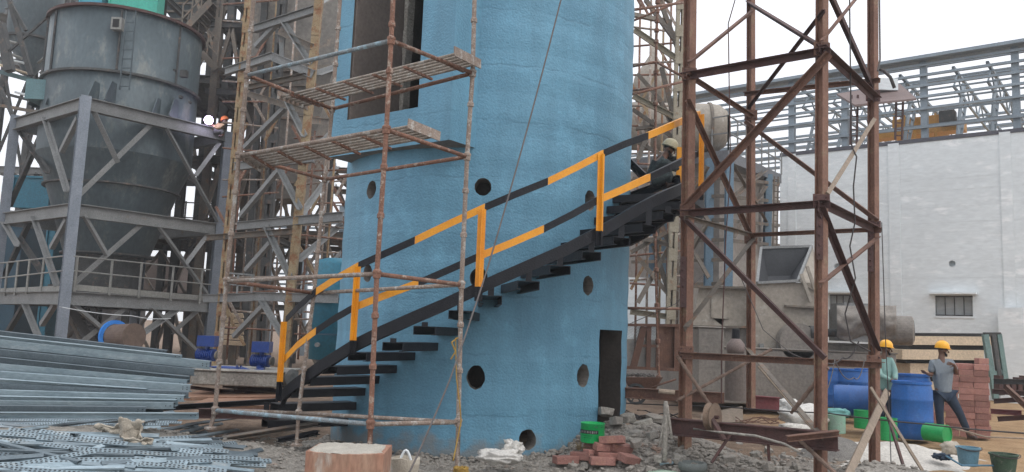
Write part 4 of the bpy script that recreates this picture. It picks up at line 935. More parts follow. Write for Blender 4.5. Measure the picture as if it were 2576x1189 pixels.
for x, y0, y1, Y, w_ in ((1835, 396, 770, 22.2, .2), (1785, 400, 770, 23.2, .22), (1933, 440, 640, 26.8, .22), (1640, 420, 800, 26, .25), (1672, 410, 800, 25.6, .2)):
    q = MB(); q.ibeam(P(x - 4, y1, Y), P(x, y0, Y), w_, w_, .02, V((0, 1, 0))); q.build('column', bcol, gb)
for x0, y0, x1, y1, Ya, Yb in ((1700, 420, 1780, 560, 24, 23), (1780, 420, 1700, 560, 23, 24), (1842, 500, 1925, 430, 22.4, 26.6), (1842, 420, 1925, 560, 22.4, 26.6), (1842, 600, 1925, 470, 22.4, 26.6), (1700, 560, 1780, 700, 24, 23), (1780, 560, 1700, 700, 23, 24)):
    member(gb, 'brace', P(x0, y0, Ya - .1), P(x1, y1, Yb - .1), 'L', .1, None, m_mst)
q = MB()
for h in (.5, 1.0):
    q.bar(ca + V((0, 0, h)), cb_ + V((0, 0, h)), .035); q.bar(cb_ + V((0, 0, h)), cc_ + V((0, 0, h)), .035)
for i in range(8):
    p = ca.lerp(cb_, i / 7); q.bar(p, p + V((0, 0, 1.02)), .04); p = cb_.lerp(cc_, i / 7); q.bar(p, p + V((0, 0, 1.02)), .04)
q.build('handrail', m_gst, gb)
q = MB()
for dx_ in (0, 10): q.bar(P(1948 + dx_, 445, 26), P(1944 + dx_, 640, 26), .04)
for i in range(12): q.bar(P(1948, 452 + i * 15, 26), P(1958, 453 + i * 15, 26), .03)
q.build('ladder', m_mst, gb)
ww = boxpx('low_wall', 'small white rendered wall seen between tower and rusty post', 'wall', 1560, 705, 1675, 850, 24, .3, m_wall)
# ---------------------------------------------------------------- white wall building with roof steel
WA = V((14.5, 28, 0)); WD = V((-.786, .618, 0)).normalized(); WN = V((-WD.y, WD.x, 0));  # WN points to the viewer's left/back
if WN.y > 0: WN = -WN
WZ = P(2340, 358, 28).z
def wpt(x, y, d=0): return onplane(x, y, WA + WN * d, WN)
def wt(x): p = wpt(x, 600); return (p - WA).dot(WD)
def Wp(t, z, d=0): return WA + WD * t + WN * d + V((0, 0, z))
wb = thing('white_building', 'tall white block wall with dark windows behind the two workers', 'building', WA)
def wbox(q, t0, t1, z0, z1, d0, d1):
    q.quadsolid([Wp(t0, z0, d0), Wp(t1, z0, d0), Wp(t1, z0, d1), Wp(t0, z0, d1)], [Wp(t0, z1, d0), Wp(t1, z1, d0), Wp(t1, z1, d1), Wp(t0, z1, d1)]); return q
wins = []
for x0, x1, y0, y1 in ((2352, 2447, 744, 796), (2086, 2150, 741, 792)):
    pa, pb = wpt(x0, (y0 + y1) / 2), wpt(x1, (y0 + y1) / 2); wins.append(((pb - WA).dot(WD), (pa - WA).dot(WD), wpt((x0 + x1) / 2, y1).z, wpt((x0 + x1) / 2, y0).z))
tl, tr_ = wt(1962) , wt(2650) - 4
q = wbox(MB(), tr_, tl, -.3, WZ, -.3, 0)
wall = q.build('wall', m_wall, wb)
cutters = []
for a, b, z0, z1 in wins: cutters.append(bool_obj(wbox(MB(), a, b, z0, z1, -.2, .2), 'c'))
# make cutters local to the wall part
for cobj in cutters: pass
hol = []
for x, y in ((2395, 664), (2106, 671)):
    p = wpt(x, y); rr_ = 8 * p.y / FPX; qq = MB(); qq.tube(p + WN * .3, p - WN * .25, rr_, 16); cutters.append(bool_obj(qq, 'c'))
apply_bool(wall, cutters, 'DIFFERENCE')
for a, b, z0, z1 in wins:
    wn = wbox(MB(), a, b, z0, z1, -.24, -.2).build('window', m_glass, wb)
    qf = MB(); n = 4
    for i in range(n + 1): t = a + (b - a) * i / n; wbox(qf, t - .012, t + .012, z0, z1, -.19, -.16)
    wbox(qf, a, b, z0, z0 + .05, -.16, -.10); wbox(qf, a, b, z1 - .05, z1, -.16, -.10); qf.build('window_bars', m_dst, wn)
    wbox(MB(), a - .15, b + .15, z1 + .03, z1 + .09, 0.002, .35).build('sunshade', m_wall, wb)
    wbox(MB(), a - .05, b + .05, z0 - .07, z0 - .003, -.1, .03).build('sill', m_wall, wb)
for x0, x1 in ((2238, 2266), (2522, 2551), (1983, 2003)):
    wbox(MB(), wt(x1), wt(x0), -.3, WZ + .05, .002, .05).build('pilaster', m_wall, wb)
for y in (448, 478, 520, 560, 610, 655, 700):                      # block course grooves standing as slim ledges
    z = wpt(2400, y).z; wbox(MB(), tr_, tl, z, z + (.012 if y in (478, 560, 700) else .005), .002, .004).build('string_course', mat('grey_mortar', (.70, .73, .74)), wb)
# side block at the right with a step down
wbox(MB(), wt(2575), wt(2513), -.3, wpt(2530, 778).z, .13, .8).build('buttress', m_wall, wb)
rs = thing('roof_skeleton', 'blue grey steel roof skeleton of purlins above the white wall', 'roof frame', WA + V((0, 0, WZ)))
zt = wpt(2560, 108).z
for i, yy in enumerate((108, 122, 150, 178, 208, 240, 290)):
    z = wpt(2560, yy).z; wbox(MB(), tr_, tl + 12, z - .045, z + .045, -.25, -.15).build('purlin', m_pur, rs)
wbox(MB(), tr_, tl + 12, zt - .03, zt + .09, -.6, .1).build('gutter', m_pur, rs)
for x in (1985, 2122, 2327, 2566):
    t = wt(x); wbox(MB(), t - .11, t + .11, WZ - .1, zt, -.5, -.26).build('column', m_pur, rs)
for i in range(13):                            # farther purlins of the opposite side and sloping roof
    z = WZ + .25 + i * .34; d = -14 + (i - 6) * .0
    wbox(MB(), tr_ - 14, tl + 22, z - .04, z + .05, d - .1, d).build('purlin', m_pur, rs)
for i in range(8):
    d = -1.5 - i * 1.6; z = zt + .15 - i * .12
    wbox(MB(), tr_ - 8, tl + 20, z - .04, z + .06, d - .06, d + .06).build('purlin', m_pur, rs)
for yy in (136, 164, 193, 224, 262, 310):
    z = wpt(2560, yy).z; wbox(MB(), tr_ - 2, tl + 14, z - .03, z + .03, -1.5, -1.44).build('purlin', m_pur, rs)
for x in (2005, 2085, 2165, 2260, 2400, 2490, 2600):             # lattice rafters across the building
    t = wt(x); q = MB()
    a, b = Wp(t, WZ + .1, -.7), Wp(t, zt - .1, -13)
    a2, b2 = Wp(t, zt - .3, -.7), Wp(t, zt + .1, -13)
    q.bar(a2, b2, .1, .1); a3 = Wp(t, zt - 1.0, -.7); b3 = Wp(t, zt - .7, -13); q.bar(a3, b3, .08, .08)
    for k in range(14): f0, f1 = k / 14, (k + 1) / 14; q.bar(a2.lerp(b2, f0) if k % 2 else a3.lerp(b3, f0), a3.lerp(b3, f1) if k % 2 else a2.lerp(b2, f1), .05)
    for k in (0,): 
        c0, c1 = Wp(t - .0, WZ, -1.0), Wp(t, zt - .4, -2.6); e0, e1 = Wp(t, WZ, -1.5), Wp(t, zt - .9, -3.2); q.bar(c0, c1, .1); q.bar(e0, e1, .1)
        for j in range(7): q.bar(c0.lerp(c1, j / 7), e0.lerp(e1, (j + 1) / 7), .05)
    q.build('truss', m_pur, rs)
wbox(MB(), tr_, tl, WZ + .002, WZ + .14, -.3, .03).build('wall_plate', mat('dark_plate', (.08, .08, .10)), rs)
# yellow crane resting on the runway inside
cr_ = thing('overhead_crane', 'yellow overhead crane seen through the purlins above the white wall', 'crane', Wp(wt(2330), WZ, -3))
def cpx(x, y): p = onplane(x, y, WA + WN * -3, WN); return (p - WA).dot(WD), p.z
(ta, za), (tb, zb_) = cpx(2245, 345), cpx(2375, 287)
wbox(MB(), tb, ta, za, zb_, -4, -3).build('girder', m_cran, cr_)
(ta, za), (tb, zb_) = cpx(2345, 335), cpx(2425, 300); wbox(MB(), tb, ta, za, zb_, -3.6, -2.95).build('end_carriage', m_cran, cr_)
(ta, za), (tb, zb_) = cpx(2370, 322), cpx(2408, 285); wbox(MB(), tb, ta, za, zb_, -2.9, -2.4).build('hoist_motor', m_dst, cr_)
(ta, za), (tb, zb_) = cpx(2190, 352), cpx(2250, 325); wbox(MB(), tb, ta, za, zb_, -3.6, -2.95).build('end_carriage', m_cran, cr_)
q = MB()
for k in range(5): (t1_, z1_) = cpx(2250 + k * 26, 318); wbox(q, t1_ - .04, t1_ + .04, z1_ - .5, z1_ + .5, -2.98, -2.93)
q.build('stiffener', m_cran, cr_)
# hoist platform on two rusty legs
hp_ = thing('hoist_platform', 'rusty sheet platform with a white box on two thin legs before the roof steel', 'platform', P(2210, 262, 24))
a4 = [P(2105, 236, 24), P(2265, 212, 24), P(2305, 248, 22.5), P(2150, 264, 22.5)]
q = MB(); q.quadsolid([p - V((0, 0, .06)) for p in a4], a4); q.build('sheet', mat('mauve_rust_sheet', (.17, .12, .11), (.13, .09, .085), 2), hp_)
q = MB(); q.box(P(2218, 218, 23.6) + V((0, 0, 0)), (.75, .5, .36)); q.build('white_box', m_wall, hp_)
for x in (2255, 2272): q = MB(); q.bar(P(x - 3, 352, 23.2), P(x, 240, 23.2), .05); q.build('leg', m_rustd, hp_)
for x in (2142, 2158): q = MB(); q.bar(P(x - 3, 365, 23.2), P(x, 240, 23.2), .05); q.build('leg', m_rustd, hp_)
for i in range(6):
    y = 262 + i * 16
    for xa_, xb_ in ((2253, 2271), (2140, 2157)): MB().bar(P(xa_, y, 23.2), P(xb_, y, 23.2), .03).build('rung', m_rustd, hp_)
q = MB(); q.path([P(x, y, 22.8) for x, y in ((2200, 175), (2222, 178), (2240, 195), (2250, 222))], .05, 8); q.build('hose', m_cable, hp_, True)
# ================================================================ machines on plinths (right, middle distance)
def pblock(name, label, x0, y0, x1, y1, Y, dep, m, cat='plinth'):
    a, b = P(x0, y1, Y), P(x1, y0, Y); q = MB(); n = 10
    q.box(((a.x + b.x) / 2, Y + dep / 2, (a.z + b.z) / 2), (b.x - a.x, dep, b.z - a.z)); q.box(((a.x + b.x) / 2, Y + dep / 2, b.z + .02), (b.x - a.x + .06, dep + .06, .036))
    o = q.build(name, m); o.modifiers.new('bv', 'BEVEL').width = .02; return tag(o, label, cat)
pblock('concrete_plinth', 'long stained concrete plinth under the grey fan machine and motor', 1742, 893, 2255, 1012, 18.2, 4, m_dkconc)
pblock('concrete_plinth', 'short upper concrete block under the tarpaulin covered motor', 2062, 872, 2225, 891, 18.5, 1.6, m_dkconc)
pblock('concrete_plinth', 'tall concrete block between rusty gate and dark bollard', 1755, 828, 1822, 1005, 17.0, .6, m_dkconc)
fan = thing('feeder_machine', 'dusty grey machine casing with a big open square hopper mouth', 'machine', P(1900, 893, 19))
def quadbox(q, pts, dep): q.quadsolid(pts, [p + V((0, dep, 0)) for p in pts]); return q
YM = 18.8
q = quadbox(MB(), [P(1742, 820, YM), P(1895, 822, YM), P(1893, 724, YM), P(1760, 720, YM)], 1.6); q.build('casing', m_beige, fan)
q = MB(); q.bar(P(1738, 722, YM - .06), P(1900, 726, YM - .06), .2, .05); q.bar(P(1738, 822, YM - .06), P(1900, 824, YM - .06), .2, .05); q.build('flange', m_mst, fan)
q = MB(); c = P(1812, 772, YM - .02); q.box(c, (.42, .03, .55)); [q.box(c + V((sx * .18, -.02, sz * .06)), (.02, .03, .02)) for sx in (-1, 1) for sz in (-4, -2, 0, 2, 4)]; q.build('inspection_hatch', m_beige, fan)
q = MB(); q.lathe(P(1828, 822, YM + .8) , [(.72, 0), (.72, -.02)], 8); 
q = MB(); cc = P(1830, 850, YM + .75); q.lathe(cc, [(.68, -.75), (.68, .75)], 40, V((0, 1, 0))); q.build('rotor_housing', m_dkconc, fan, False)
# hopper body
F = [P(1893, 893, YM - .3), P(2062, 893, YM - .3), P(2062, 712, YM - .3), P(1903, 712, YM - .3)]
q = quadbox(MB(), F, .03)
for k in (0, 1): e = V(((.03, -.03)[k], 0, 0)); pr = [F[k], F[3 - k], F[3 - k] + V((0, 1.5, 0)), F[k] + V((0, 1.5, 0))]; q.quadsolid([p + V((0, .032, 0)) for p in pr], [p + e + V((0, .032, 0)) for p in pr])
q.build('hopper_body', m_beige, fan)
m0 = [P(1905, 712, YM - .35), P(2008, 707, YM - .35), P(2042, 620, YM + .75), P(1915, 624, YM + .75)]      # rim of the mouth
q = MB(); ctr = (m0[0] + m0[1] + m0[2] + m0[3]) / 4; bq = [ctr + (p - ctr) * .45 + V((0, .35, -.45)) for p in m0]
o_ = len(q.v); q.v += m0 + bq
for i in range(4): q.f.append([i, (i + 1) % 4, 4 + (i + 1) % 4, 4 + i]); q.m.append(0)
q.f.append([4, 5, 6, 7]); q.m.append(0); q.build('mouth', mat('mouth_grey', (.06, .064, .072), (.045, .048, .055), 2), fan)
q = MB()
for i in range(4): q.bar(m0[i], m0[(i + 1) % 4], .06, .06)
q.build('mouth_rim', m_gst, fan)
q = MB(); s_ = V((.03, 0, 0)); pr = [m0[1], m0[2], P(2060, 712, YM + .75), P(2058, 740, YM - .3)]; q.quadsolid(pr, [p + s_ for p in pr]); q.build('side_cheek', m_beige, fan)
q = MB(); pr = [m0[0], m0[3], P(1905, 712, YM + .75), P(1900, 740, YM - .3)]; q.quadsolid(pr, [p - s_ for p in pr]); q.build('side_cheek', m_beige, fan)
for x0, y0, x1, y1 in ((2015, 690, 2040, 760), (2030, 670, 2052, 735)): member(fan, 'rib', P(x0, y0, YM - .4), P(x1, y1, YM - .4), 'bar', .07, .04, m_beige)
q = MB(); q.bar(P(1975, 770, YM - .36), P(2065, 775, YM - .36), .1, .04); q.build('flange', m_mst, fan)
for x in (1915, 1960, 1985, 2010, 2040): q = MB(); q.bar(P(x, 893, YM - .38), P(x, 865, YM - .38), .09, .1); q.build('foot_bracket', m_gst, fan)
q = MB(); q.tube(P(1975, 860, YM + .3) - V((0, .9, 0)), P(1975, 860, YM + .3), .42, 28); q.build('inlet_collar', m_dkconc, fan)
# motor under tarpaulin
mo = thing('big_motor', 'grey electric motor half wrapped in torn tarpaulin with a round fan cowl', 'motor', P(2160, 870, 18))
q = MB(); q.box(P(2160, 820, 18.5), (1.0, .9, .72)); q.box(P(2150, 782, 18.5), (.8, .8, .3)); q.build('casing', m_gst, mo)
q = MB(); axm = V((.93, -.36, 0)).normalized(); cc = P(2262, 832, 18.3); q.lathe(cc, [(.30, -.55), (.33, -.3), (.33, .25), (.29, .28)], 36, axm); cw = q.build('fan_cowl', m_dkconc, mo)
q = MB(); q.lathe(cc + axm * .285, [(.24, 0), (.24, .015)], 24, axm); q.build('cowl_grille', m_gst, cw)
def tarp(u, v):
    x = 2105 + 150 * u; y = 770 + 80 * v + 8 * math.sin(u * 9) * v; n = noise.noise((u * 5, v * 5, 2))
    return P(x, y, 18.0 - .25 * math.sin(math.pi * min(1, v * 1.1)) + .12 * n)
q = MB(); q.grid(tarp, 24, 12); o = q.build('tarpaulin', m_dkconc, mo, True); so_ = o.modifiers.new('s', 'SOLIDIFY'); so_.thickness = .01
sh_ = tag(MB().path([P(2015, 838, 18.3), P(2035, 838, 18.3), P(2036, 838, 18.3), P(2056, 838, 18.3), P(2058, 838, 18.3), P(2105, 838, 18.3)], [.08, .08, .16, .16, .09, .09], 16).build('drive_coupling', m_dst, None, False), 'dark coupling shaft between the grey machine and the wrapped motor', 'coupling')
# bollard like standpipe
bp_ = thing('standpipe', 'thick dark brown pipe post with domed cap and black valve', 'pipe', P(1850, 1008, 15.6))
c = P(1850, 1008, 15.6); ztp = P(1850, 895, 15.6).z - 0
q = MB(); q.lathe(V((c.x, c.y, 0)), [(.20, c.z), (.20, ztp)], 28); q.build('pipe', m_brownw, bp_)
q = MB(); z0 = P(1850, 890, 15.6).z; q.lathe(V((c.x, c.y, 0)), [(.15, z0), (.18, z0 + .08), (.165, z0 + .18), (.10, z0 + .26), (.08, z0 + .28)], 24); q.build('dome', mat('mauve_cap', (.20, .155, .14), (.16, .12, .11), 3), bp_, True)
q = MB(); q.lathe(V((c.x, c.y, 0)), [(.075, z0 + .28), (.075, z0 + .46), (.05, z0 + .47)], 16); q.build('valve', m_black, bp_)
# rusty gate with mesh
gt = thing('rusty_gate', 'rusty framed gate with white diamond mesh beside the blue tower doorway', 'gate', P(1650, 935, 14.8))
GY = 14.8
for x0, y0, x1, y1, w_ in ((1575, 818, 1725, 820, .1), (1575, 925, 1720, 932, .1), (1660, 820, 1658, 932, .13), (1705, 820, 1703, 932, .12), (1620, 822, 1592, 928, .12), (1633, 820, 1630, 930, .08), (1600, 870, 1660, 872, .04)):
    q = MB(); q.bar(P(x0, y0, GY), P(x1, y1, GY), w_, .05); q.build('frame_bar', m_rust, gt)
q = MB()
for i in range(40):
    x = 1560 + i * 3.2; q.bar(P(x, 822, GY + .05), P(x + 45, 925, GY + .05), .008); q.bar(P(x + 45, 822, GY + .05), P(x, 925, GY + .05), .008)
q.build('mesh', m_hopl, gt)
q = MB(); quadbox(q, [P(1668, 928, GY + .03), P(1715, 930, GY + .03), P(1715, 823, GY + .03), P(1668, 822, GY + .03)], .01); q.build('sheet', m_rust, gt)
# wheelbarrow
wbw = thing('wheelbarrow', 'rusty wheelbarrow full of grey gravel behind the I beam by the doorway', 'wheelbarrow', P(1610, 1010, 13.6))
q = MB(); tp = [P(1565, 948, 14), P(1655, 952, 14), P(1668, 950, 13.3), P(1570, 950, 13.3)]; bt = [P(1590, 985, 13.9), P(1640, 988, 13.9), P(1645, 988, 13.4), P(1590, 988, 13.4)]; q.quadsolid(bt, tp); q.build('tray', m_rust, wbw)
q = MB()
for i in range(70): q.rock(P(random.uniform(1572, 1648), random.uniform(940, 949), random.uniform(13.35, 13.95)), (.025, .025, .02), i)
tag(q.build('gravel_load', m_greyp, wbw), kind='stuff')
q = MB(); cw_ = P(1600, 992, 13.3); q.lathe(cw_, [(.13, -.03), (.17, -.03), (.17, .03), (.13, .03)], 24, V((0, 1, 0)), cap=False); [q.bar(cw_ - V((math.cos(a) * .14, 0, math.sin(a) * .14)), cw_ + V((math.cos(a) * .14, 0, math.sin(a) * .14)), .02) for a in (0, 1.05, 2.1)]; q.build('wheel', m_dst, wbw)
for d in (0, .45): q = MB(); q.path([P(1600, 990, 13.3 + d), P(1660, 968, 13.35 + d), P(1700, 955, 13.4 + d)], .018, 6); q.build('handle', m_rust, wbw)
# louvred duct sections by the white wall
ls = thing('clad_duct_section', 'stack of cream and black ribbed duct sections against the white wall', 'duct', P(2390, 985, 21))
for y0, y1, x0, x1, m, d in ((838, 846, 2285, 2520, m_dark, 0), (846, 868, 2290, 2500, m_cream, -.1), (868, 880, 2285, 2480, m_dark, 0), (880, 905, 2270, 2475, m_cream, -.25), (905, 915, 2280, 2475, m_dark, 0), (915, 948, 2290, 2460, m_cream, -.1), (948, 960, 2285, 2460, m_dark, 0), (960, 990, 2285, 2450, m_cream, -.1)):
    q = MB(); Y = 21 + d; quadbox(q, [P(x0, y1, Y), P(x1, y1 + 2, Y), P(x1, y0 + 2, Y), P(x0, y0, Y)], 1.2 - d); q.build('rib' if m is m_dark else 'panel', m, ls)
m_tg = mat('teal_grey_frame', (.16, .25, .24), (.12, .19, .185), 2)
ep = thing('end_frame', 'tall slanting grey green frame at the end of the cream duct sections', 'frame', P(2510, 1005, 20))
for x0, y0, x1, y1, w_, m in ((2478, 842, 2505, 1005, .16, m_tg), (2498, 842, 2520, 995, .12, m_dst), (2512, 842, 2534, 990, .14, m_tg), (2475, 842, 2516, 842, .1, m_dst), (2500, 940, 2532, 935, .08, m_tg)):
    q = MB(); q.bar(P(x0, y0, 20), P(x1, y1, 20), w_ * .8, .1); q.build('frame_bar', m, ep)

# ================================================================ drums, cans, buckets, sacks
def drum(x, y, Y, label, h=.92, r=.3, lying=None, m=m_drum, name='plastic_drum', cat='drum', group='blue plastic drums'):
    p = P(x, y, Y); t = thing(name, label, cat, p, group)
    ax = V((0, 0, 1)) if lying is None else V(lying).normalized(); c = p if lying is None else p + V((0, 0, r)) - ax * (h / 2)
    pr = [(r * .9, 0), (r * .96, .02), (r, h * .12), (r, h * .30), (r * 1.025, h * .32), (r, h * .34), (r * 1.0, h * .66), (r * 1.025, h * .68), (r, h * .70), (r * .99, h * .86), (r * .93, h * .93), (r * .93, h * .955)]
    q = MB(); q.lathe(c, pr, 36, ax); q.build('body', m, t, True)
    q = MB(); q.lathe(c, [(r * .9, h * .955), (r * .97, h * .955), (r * .97, h), (r * .88, h), (r * .86, h * .972), (.01, h * .97)], 36, ax); q.build('lid_rim', m, t)
    return t
drum(2296, 1103, 14.1, 'big upright blue plastic drum between the two yellow helmeted men', .96, .325)
drum(2300, 1060, 15.6, 'blue drum mostly hidden behind the big upright one between the men', .88, .30)
drum(2158, 1050, 15.3, 'blue drum lying on its side beside the green cans', .85, .29, (.9, -.35, 0))
drum(2100, 1024, 17.3, 'leftmost upright blue drum partly behind the rusty post', .80, .28)
drum(2148, 1028, 17.0, 'upright blue drum directly behind the lying one', .80, .30)
drum(2186, 1026, 17.2, 'upright blue drum right of its neighbour behind the rusty post', .80, .28)
def can(x, y, Y, label, h=.3, r=.13, lying=None, m=m_can, lab=True, seed=0):
    p = P(x, y, Y); t = thing('paint_can', label, 'can', p, 'green paint cans'); ax = V((0, 0, 1)) if lying is None else V(lying).normalized(); c = p if lying is None else p + V((0, 0, r)) - ax * (h / 2)
    q = MB(); q.lathe(c, [(r * .97, 0), (r, .01), (r, h * .33), (r * 1.02, h * .35), (r, h * .37), (r, h * .97), (r * 1.03, h * .98), (r * 1.03, h), (r * .95, h), (r * .93, h * .96), (.005, h * .96)], 32, ax); q.build('body', m, t)
    if lab:
        q = MB(); a0, a1 = (1.9, 3.9); _, ua, ub = frame_of(ax); n = 12
        for k in range(n):
            b0, b1 = [a0 + (a1 - a0) * (k + i) / n for i in (0, 1)]
            f = lambda b, hh: c + ax * hh + (ua * math.cos(b) + ub * math.sin(b)) * (r + .003)
            o_ = len(q.v); q.v += [f(b0, h * .42), f(b1, h * .42), f(b1, h * .62), f(b0, h * .62)]; q.f.append([o_, o_ + 1, o_ + 2, o_ + 3]); q.m.append(0)
        q.build('paper_label', m_wall, t)
    return t
can(2170, 1078, 14.4, 'dark green can standing behind the rusty post, left of the plank', .31, .14, lab=False)
can(2233, 1108, 13.6, 'green can with a pale label standing at the feet of the left worker', .36, .15)
can(2356, 1113, 13.4, 'bright green can lying on its side at the feet of the right worker', .36, .145, (.55, -.84, 0))
can(2105, 1090, 13.8, 'pale dusty green can standing right of the thick rusty post', .30, .14, m=mat('pale_green_can', (.22, .42, .30), (.25, .33, .28), 6), lab=False)
# big green pail with black printed band
gp = P(1490, 1113, 10.2); gpt = thing('paint_pail', 'bright green paint pail with black printed band on the rubble by the tower', 'pail', gp)
r, h = .148, .235; _zz = gp.z + .01
q = MB(); q.lathe(gp, [(r * .97, 0), (r, .01), (r, h * .97), (r * 1.03, h * .98), (r * 1.03, h), (r * .96, h), (r * .94, h * .2), (.01, h * .2)], 40); q.build('body', mat('pail_green', (.005, .42, .11), (.004, .36, .09), 5, .35), gpt, True)
def band(a0, a1, z0, z1, m, nm, rr=.003):
    q = MB(); n = max(1, int((a1 - a0) / .09))
    for k in range(n):
        b0, b1 = a0 + (a1 - a0) * k / n, a0 + (a1 - a0) * (k + 1) / n
        f = lambda b, z: gp + V(((r + rr) * math.sin(b), -(r + rr) * math.cos(b), z))
        o_ = len(q.v); q.v += [f(b0, z0), f(b1, z0), f(b1, z1), f(b0, z1)]; q.f.append([o_, o_ + 1, o_ + 2, o_ + 3]); q.m.append(0)
    return q.build(nm, m, gpt)
band(-1.55, .38, .112, .157, m_black, 'printed_band')
for a, wd in zip([-1.3 + .145 * i for i in range(11)], [.05, .09, .06, .08, .05, .09, .07, .06, .09, .05, .07]):
    band(a, a + wd, .121, .148, m_hopl, 'printed_letter', .005)
band(-.9, -.1, .085, .092, mat('dark_green_print', (.01, .18, .06)), 'printed_line', .003); band(-.9, -.2, .062, .069, MC['dark_green_print'], 'printed_line', .003)
band(.05, .3, .185, .21, MC['dark_green_print'], 'printed_mark', .003); band(.55, .8, .185, .205, MC['dark_green_print'], 'printed_mark', .003)
def bucket(x, y, Y, label, h, r, m, mi, name='bucket'):
    p = P(x, y, Y); t = thing(name, label, 'bucket', p); q = MB(); q.lathe(p, [(r * .78, 0), (r * .98, h * .9), (r * 1.08, h * .92), (r * 1.08, h), (r * .96, h), (r * .75, .03), (.01, .03)], 32); q.build('body', m, t, False)
    q = MB(); q.lathe(p, [(.01, h * .55), (r * .86, h * .55)], 24, cap=False); q.build('contents', mi, t)
    q = MB(); n = 12; q.path([p + V((r * 1.08 * math.cos(a), -.35 * r - r * .7 * math.sin(a), h - r * .25 * math.sin(a))) for a in [math.pi * i / n for i in range(n + 1)]], .006, 6); q.build('handle', m_cable, t); return t
bucket(2436, 1172, 10.9, 'pale blue plastic bucket on the orange dirt near the white powder', .24, .14, mat('pale_blue_plastic', (.13, .28, .37), (.11, .23, .31), 4, .5), m_dkconc)
bucket(2526, 1190, 10.6, 'dirty dark green bucket at the right edge with reddish inside', .24, .16, mat('dirty_green', (.05, .10, .06), (.03, .06, .04), 6, .7, 0, .4, (.16, .17, .14), .6), m_red)
# woven white bucket near the concrete block
p = P(1018, 1195, 7.9); t = thing('white_bucket', 'crumpled white bucket with raised handle beside the stained concrete block', 'bucket', p)
q = MB(); q.lathe(p, [(.105, -.05), (.135, .12), (.14, .16), (.125, .165), (.10, .0), (.01, .0)], 28)
q.v = [v + V((noise.noise((v.x * 14, v.y * 14, v.z * 14)) * .02, 0, noise.noise((v.x * 12, v.y * 9, 4)) * .03)) for v in q.v]; q.build('body', m_cloth, t)
q = MB(); q.path([p + V((-.06 + .09 * i / 8 * 1.4, -.02, .10 + .13 * math.sin(math.pi * i / 8))) for i in range(9)], .012, 8); q.build('handle', m_wall, t)
# sacks
def sack(cx, cy, Y, sz, label, seed, m=m_white, name='sack', rz=0, cat='sack', crump=.28):
    q = MB(); c = P(cx, cy, Y); nu, nv = 36, 18; M = Matrix.Rotation(rz, 3, 'Z')
    def f(u, v):
        a = 2 * math.pi * u; b = math.pi * (v - .5); w_ = V((math.copysign(abs(math.cos(a)) ** .7, math.cos(a)) * math.cos(b) ** .6, math.copysign(abs(math.sin(a)) ** .7, math.sin(a)) * max(0, math.cos(b)) ** .6, math.sin(b)))
        k = 1 + crump * noise.noise((w_.x * 2.2 + seed, w_.y * 2.2, w_.z * 2.2)) + crump * .5 * noise.noise((w_.x * 6, w_.y * 6 + seed, w_.z * 6)); w_ *= k
        return c + M @ V((w_.x * sz[0], w_.y * sz[1], w_.z * sz[2]))
    q.grid(f, nu, nv); return tag(q.build(name, m, None, True), label, cat)
sack(2020, 1045, 14.0, (.38, .3, .17), 'large white sack slumped behind the thick rusty post', 1)
sack(1985, 1022, 14.6, (.2, .2, .12), 'small white sack leaning on top of the large white sack', 5)
sack(2000, 1078, 13.6, (.25, .2, .07), 'flat greyish sack lying below the large white sack', 9, m_powder)
sack(1255, 1150, 9.3, (.22, .16, .07), 'crumpled dirty white plastic sack at the foot of the tower', 3, m_white, crump=.5)
sack(1292, 1132, 9.5, (.10, .1, .09), 'small torn white bag beside the round concrete lid', 13, m_white, crump=.8)
sack(2392, 1128, 11.8, (.12, .1, .09), 'round beige sack behind the pale blue bucket', 4, m_cloth)
sack(2108, 1040, 14.6, (.2, .12, .08), 'turquoise rolled bag leaning toward the lying blue drum', 6, mat('turquoise_bag', (.15, .38, .36), (.12, .3, .29), 4))
sack(2370, 1150, 11.3, (.1, .08, .04), 'dark blue cloth scrap beside the beige sack', 8, m_jean, 'cloth', cat='cloth', crump=.6)
def rag(seed, cx, cy, Y, w_, h_, label):
    q = MB(); c = P(cx, cy, Y)
    def f(u, v):
        x = u - .5; y = v - .5; e = 1 + .45 * noise.noise((u * 2.2 + seed, v * 2.2, 0))
        nx_ = noise.noise((u * 2.2, v * 2.2, seed)); fold = abs(noise.noise((u * 4 + v * 2, v * 3, seed + 5)))
        return c + V((x * w_ * e + .03 * nx_, y * .08 + .08 * nx_ - .05 * fold, -y * h_ * e + .05 * noise.noise((u * 2.5, v * 2.5, seed + 3)) + .05 * fold))
    q.grid(f, 30, 22); o = q.build('rag', m_cloth, None, True); mo_ = o.modifiers.new('s', 'SOLIDIFY'); mo_.thickness = .012; return tag(o, label, 'cloth')
rag(2, 292, 1085, 8.3, .30, .09, 'crumpled cream rag lying flat on the loose channels, left end of the pair')
rag(7, 335, 1090, 8.1, .22, .26, 'upright crumpled cream rag standing on the loose galvanised channels')
rag(11, 345, 1118, 8.0, .24, .12, 'lowest cream rag spilling over the loose galvanised channels')

# ================================================================ galvanised channels, left
def channel_mb(L_, w_, h_, slots=False, holes_end=True):
    q = MB(); q.chan((0, 0, 0), (L_, 0, 0), w_, h_, .004, V((0, 0, 1)), 1)
    return q
m_slot = mat('slot_shadow', (.03, .035, .04), (.02, .022, .025), 3)
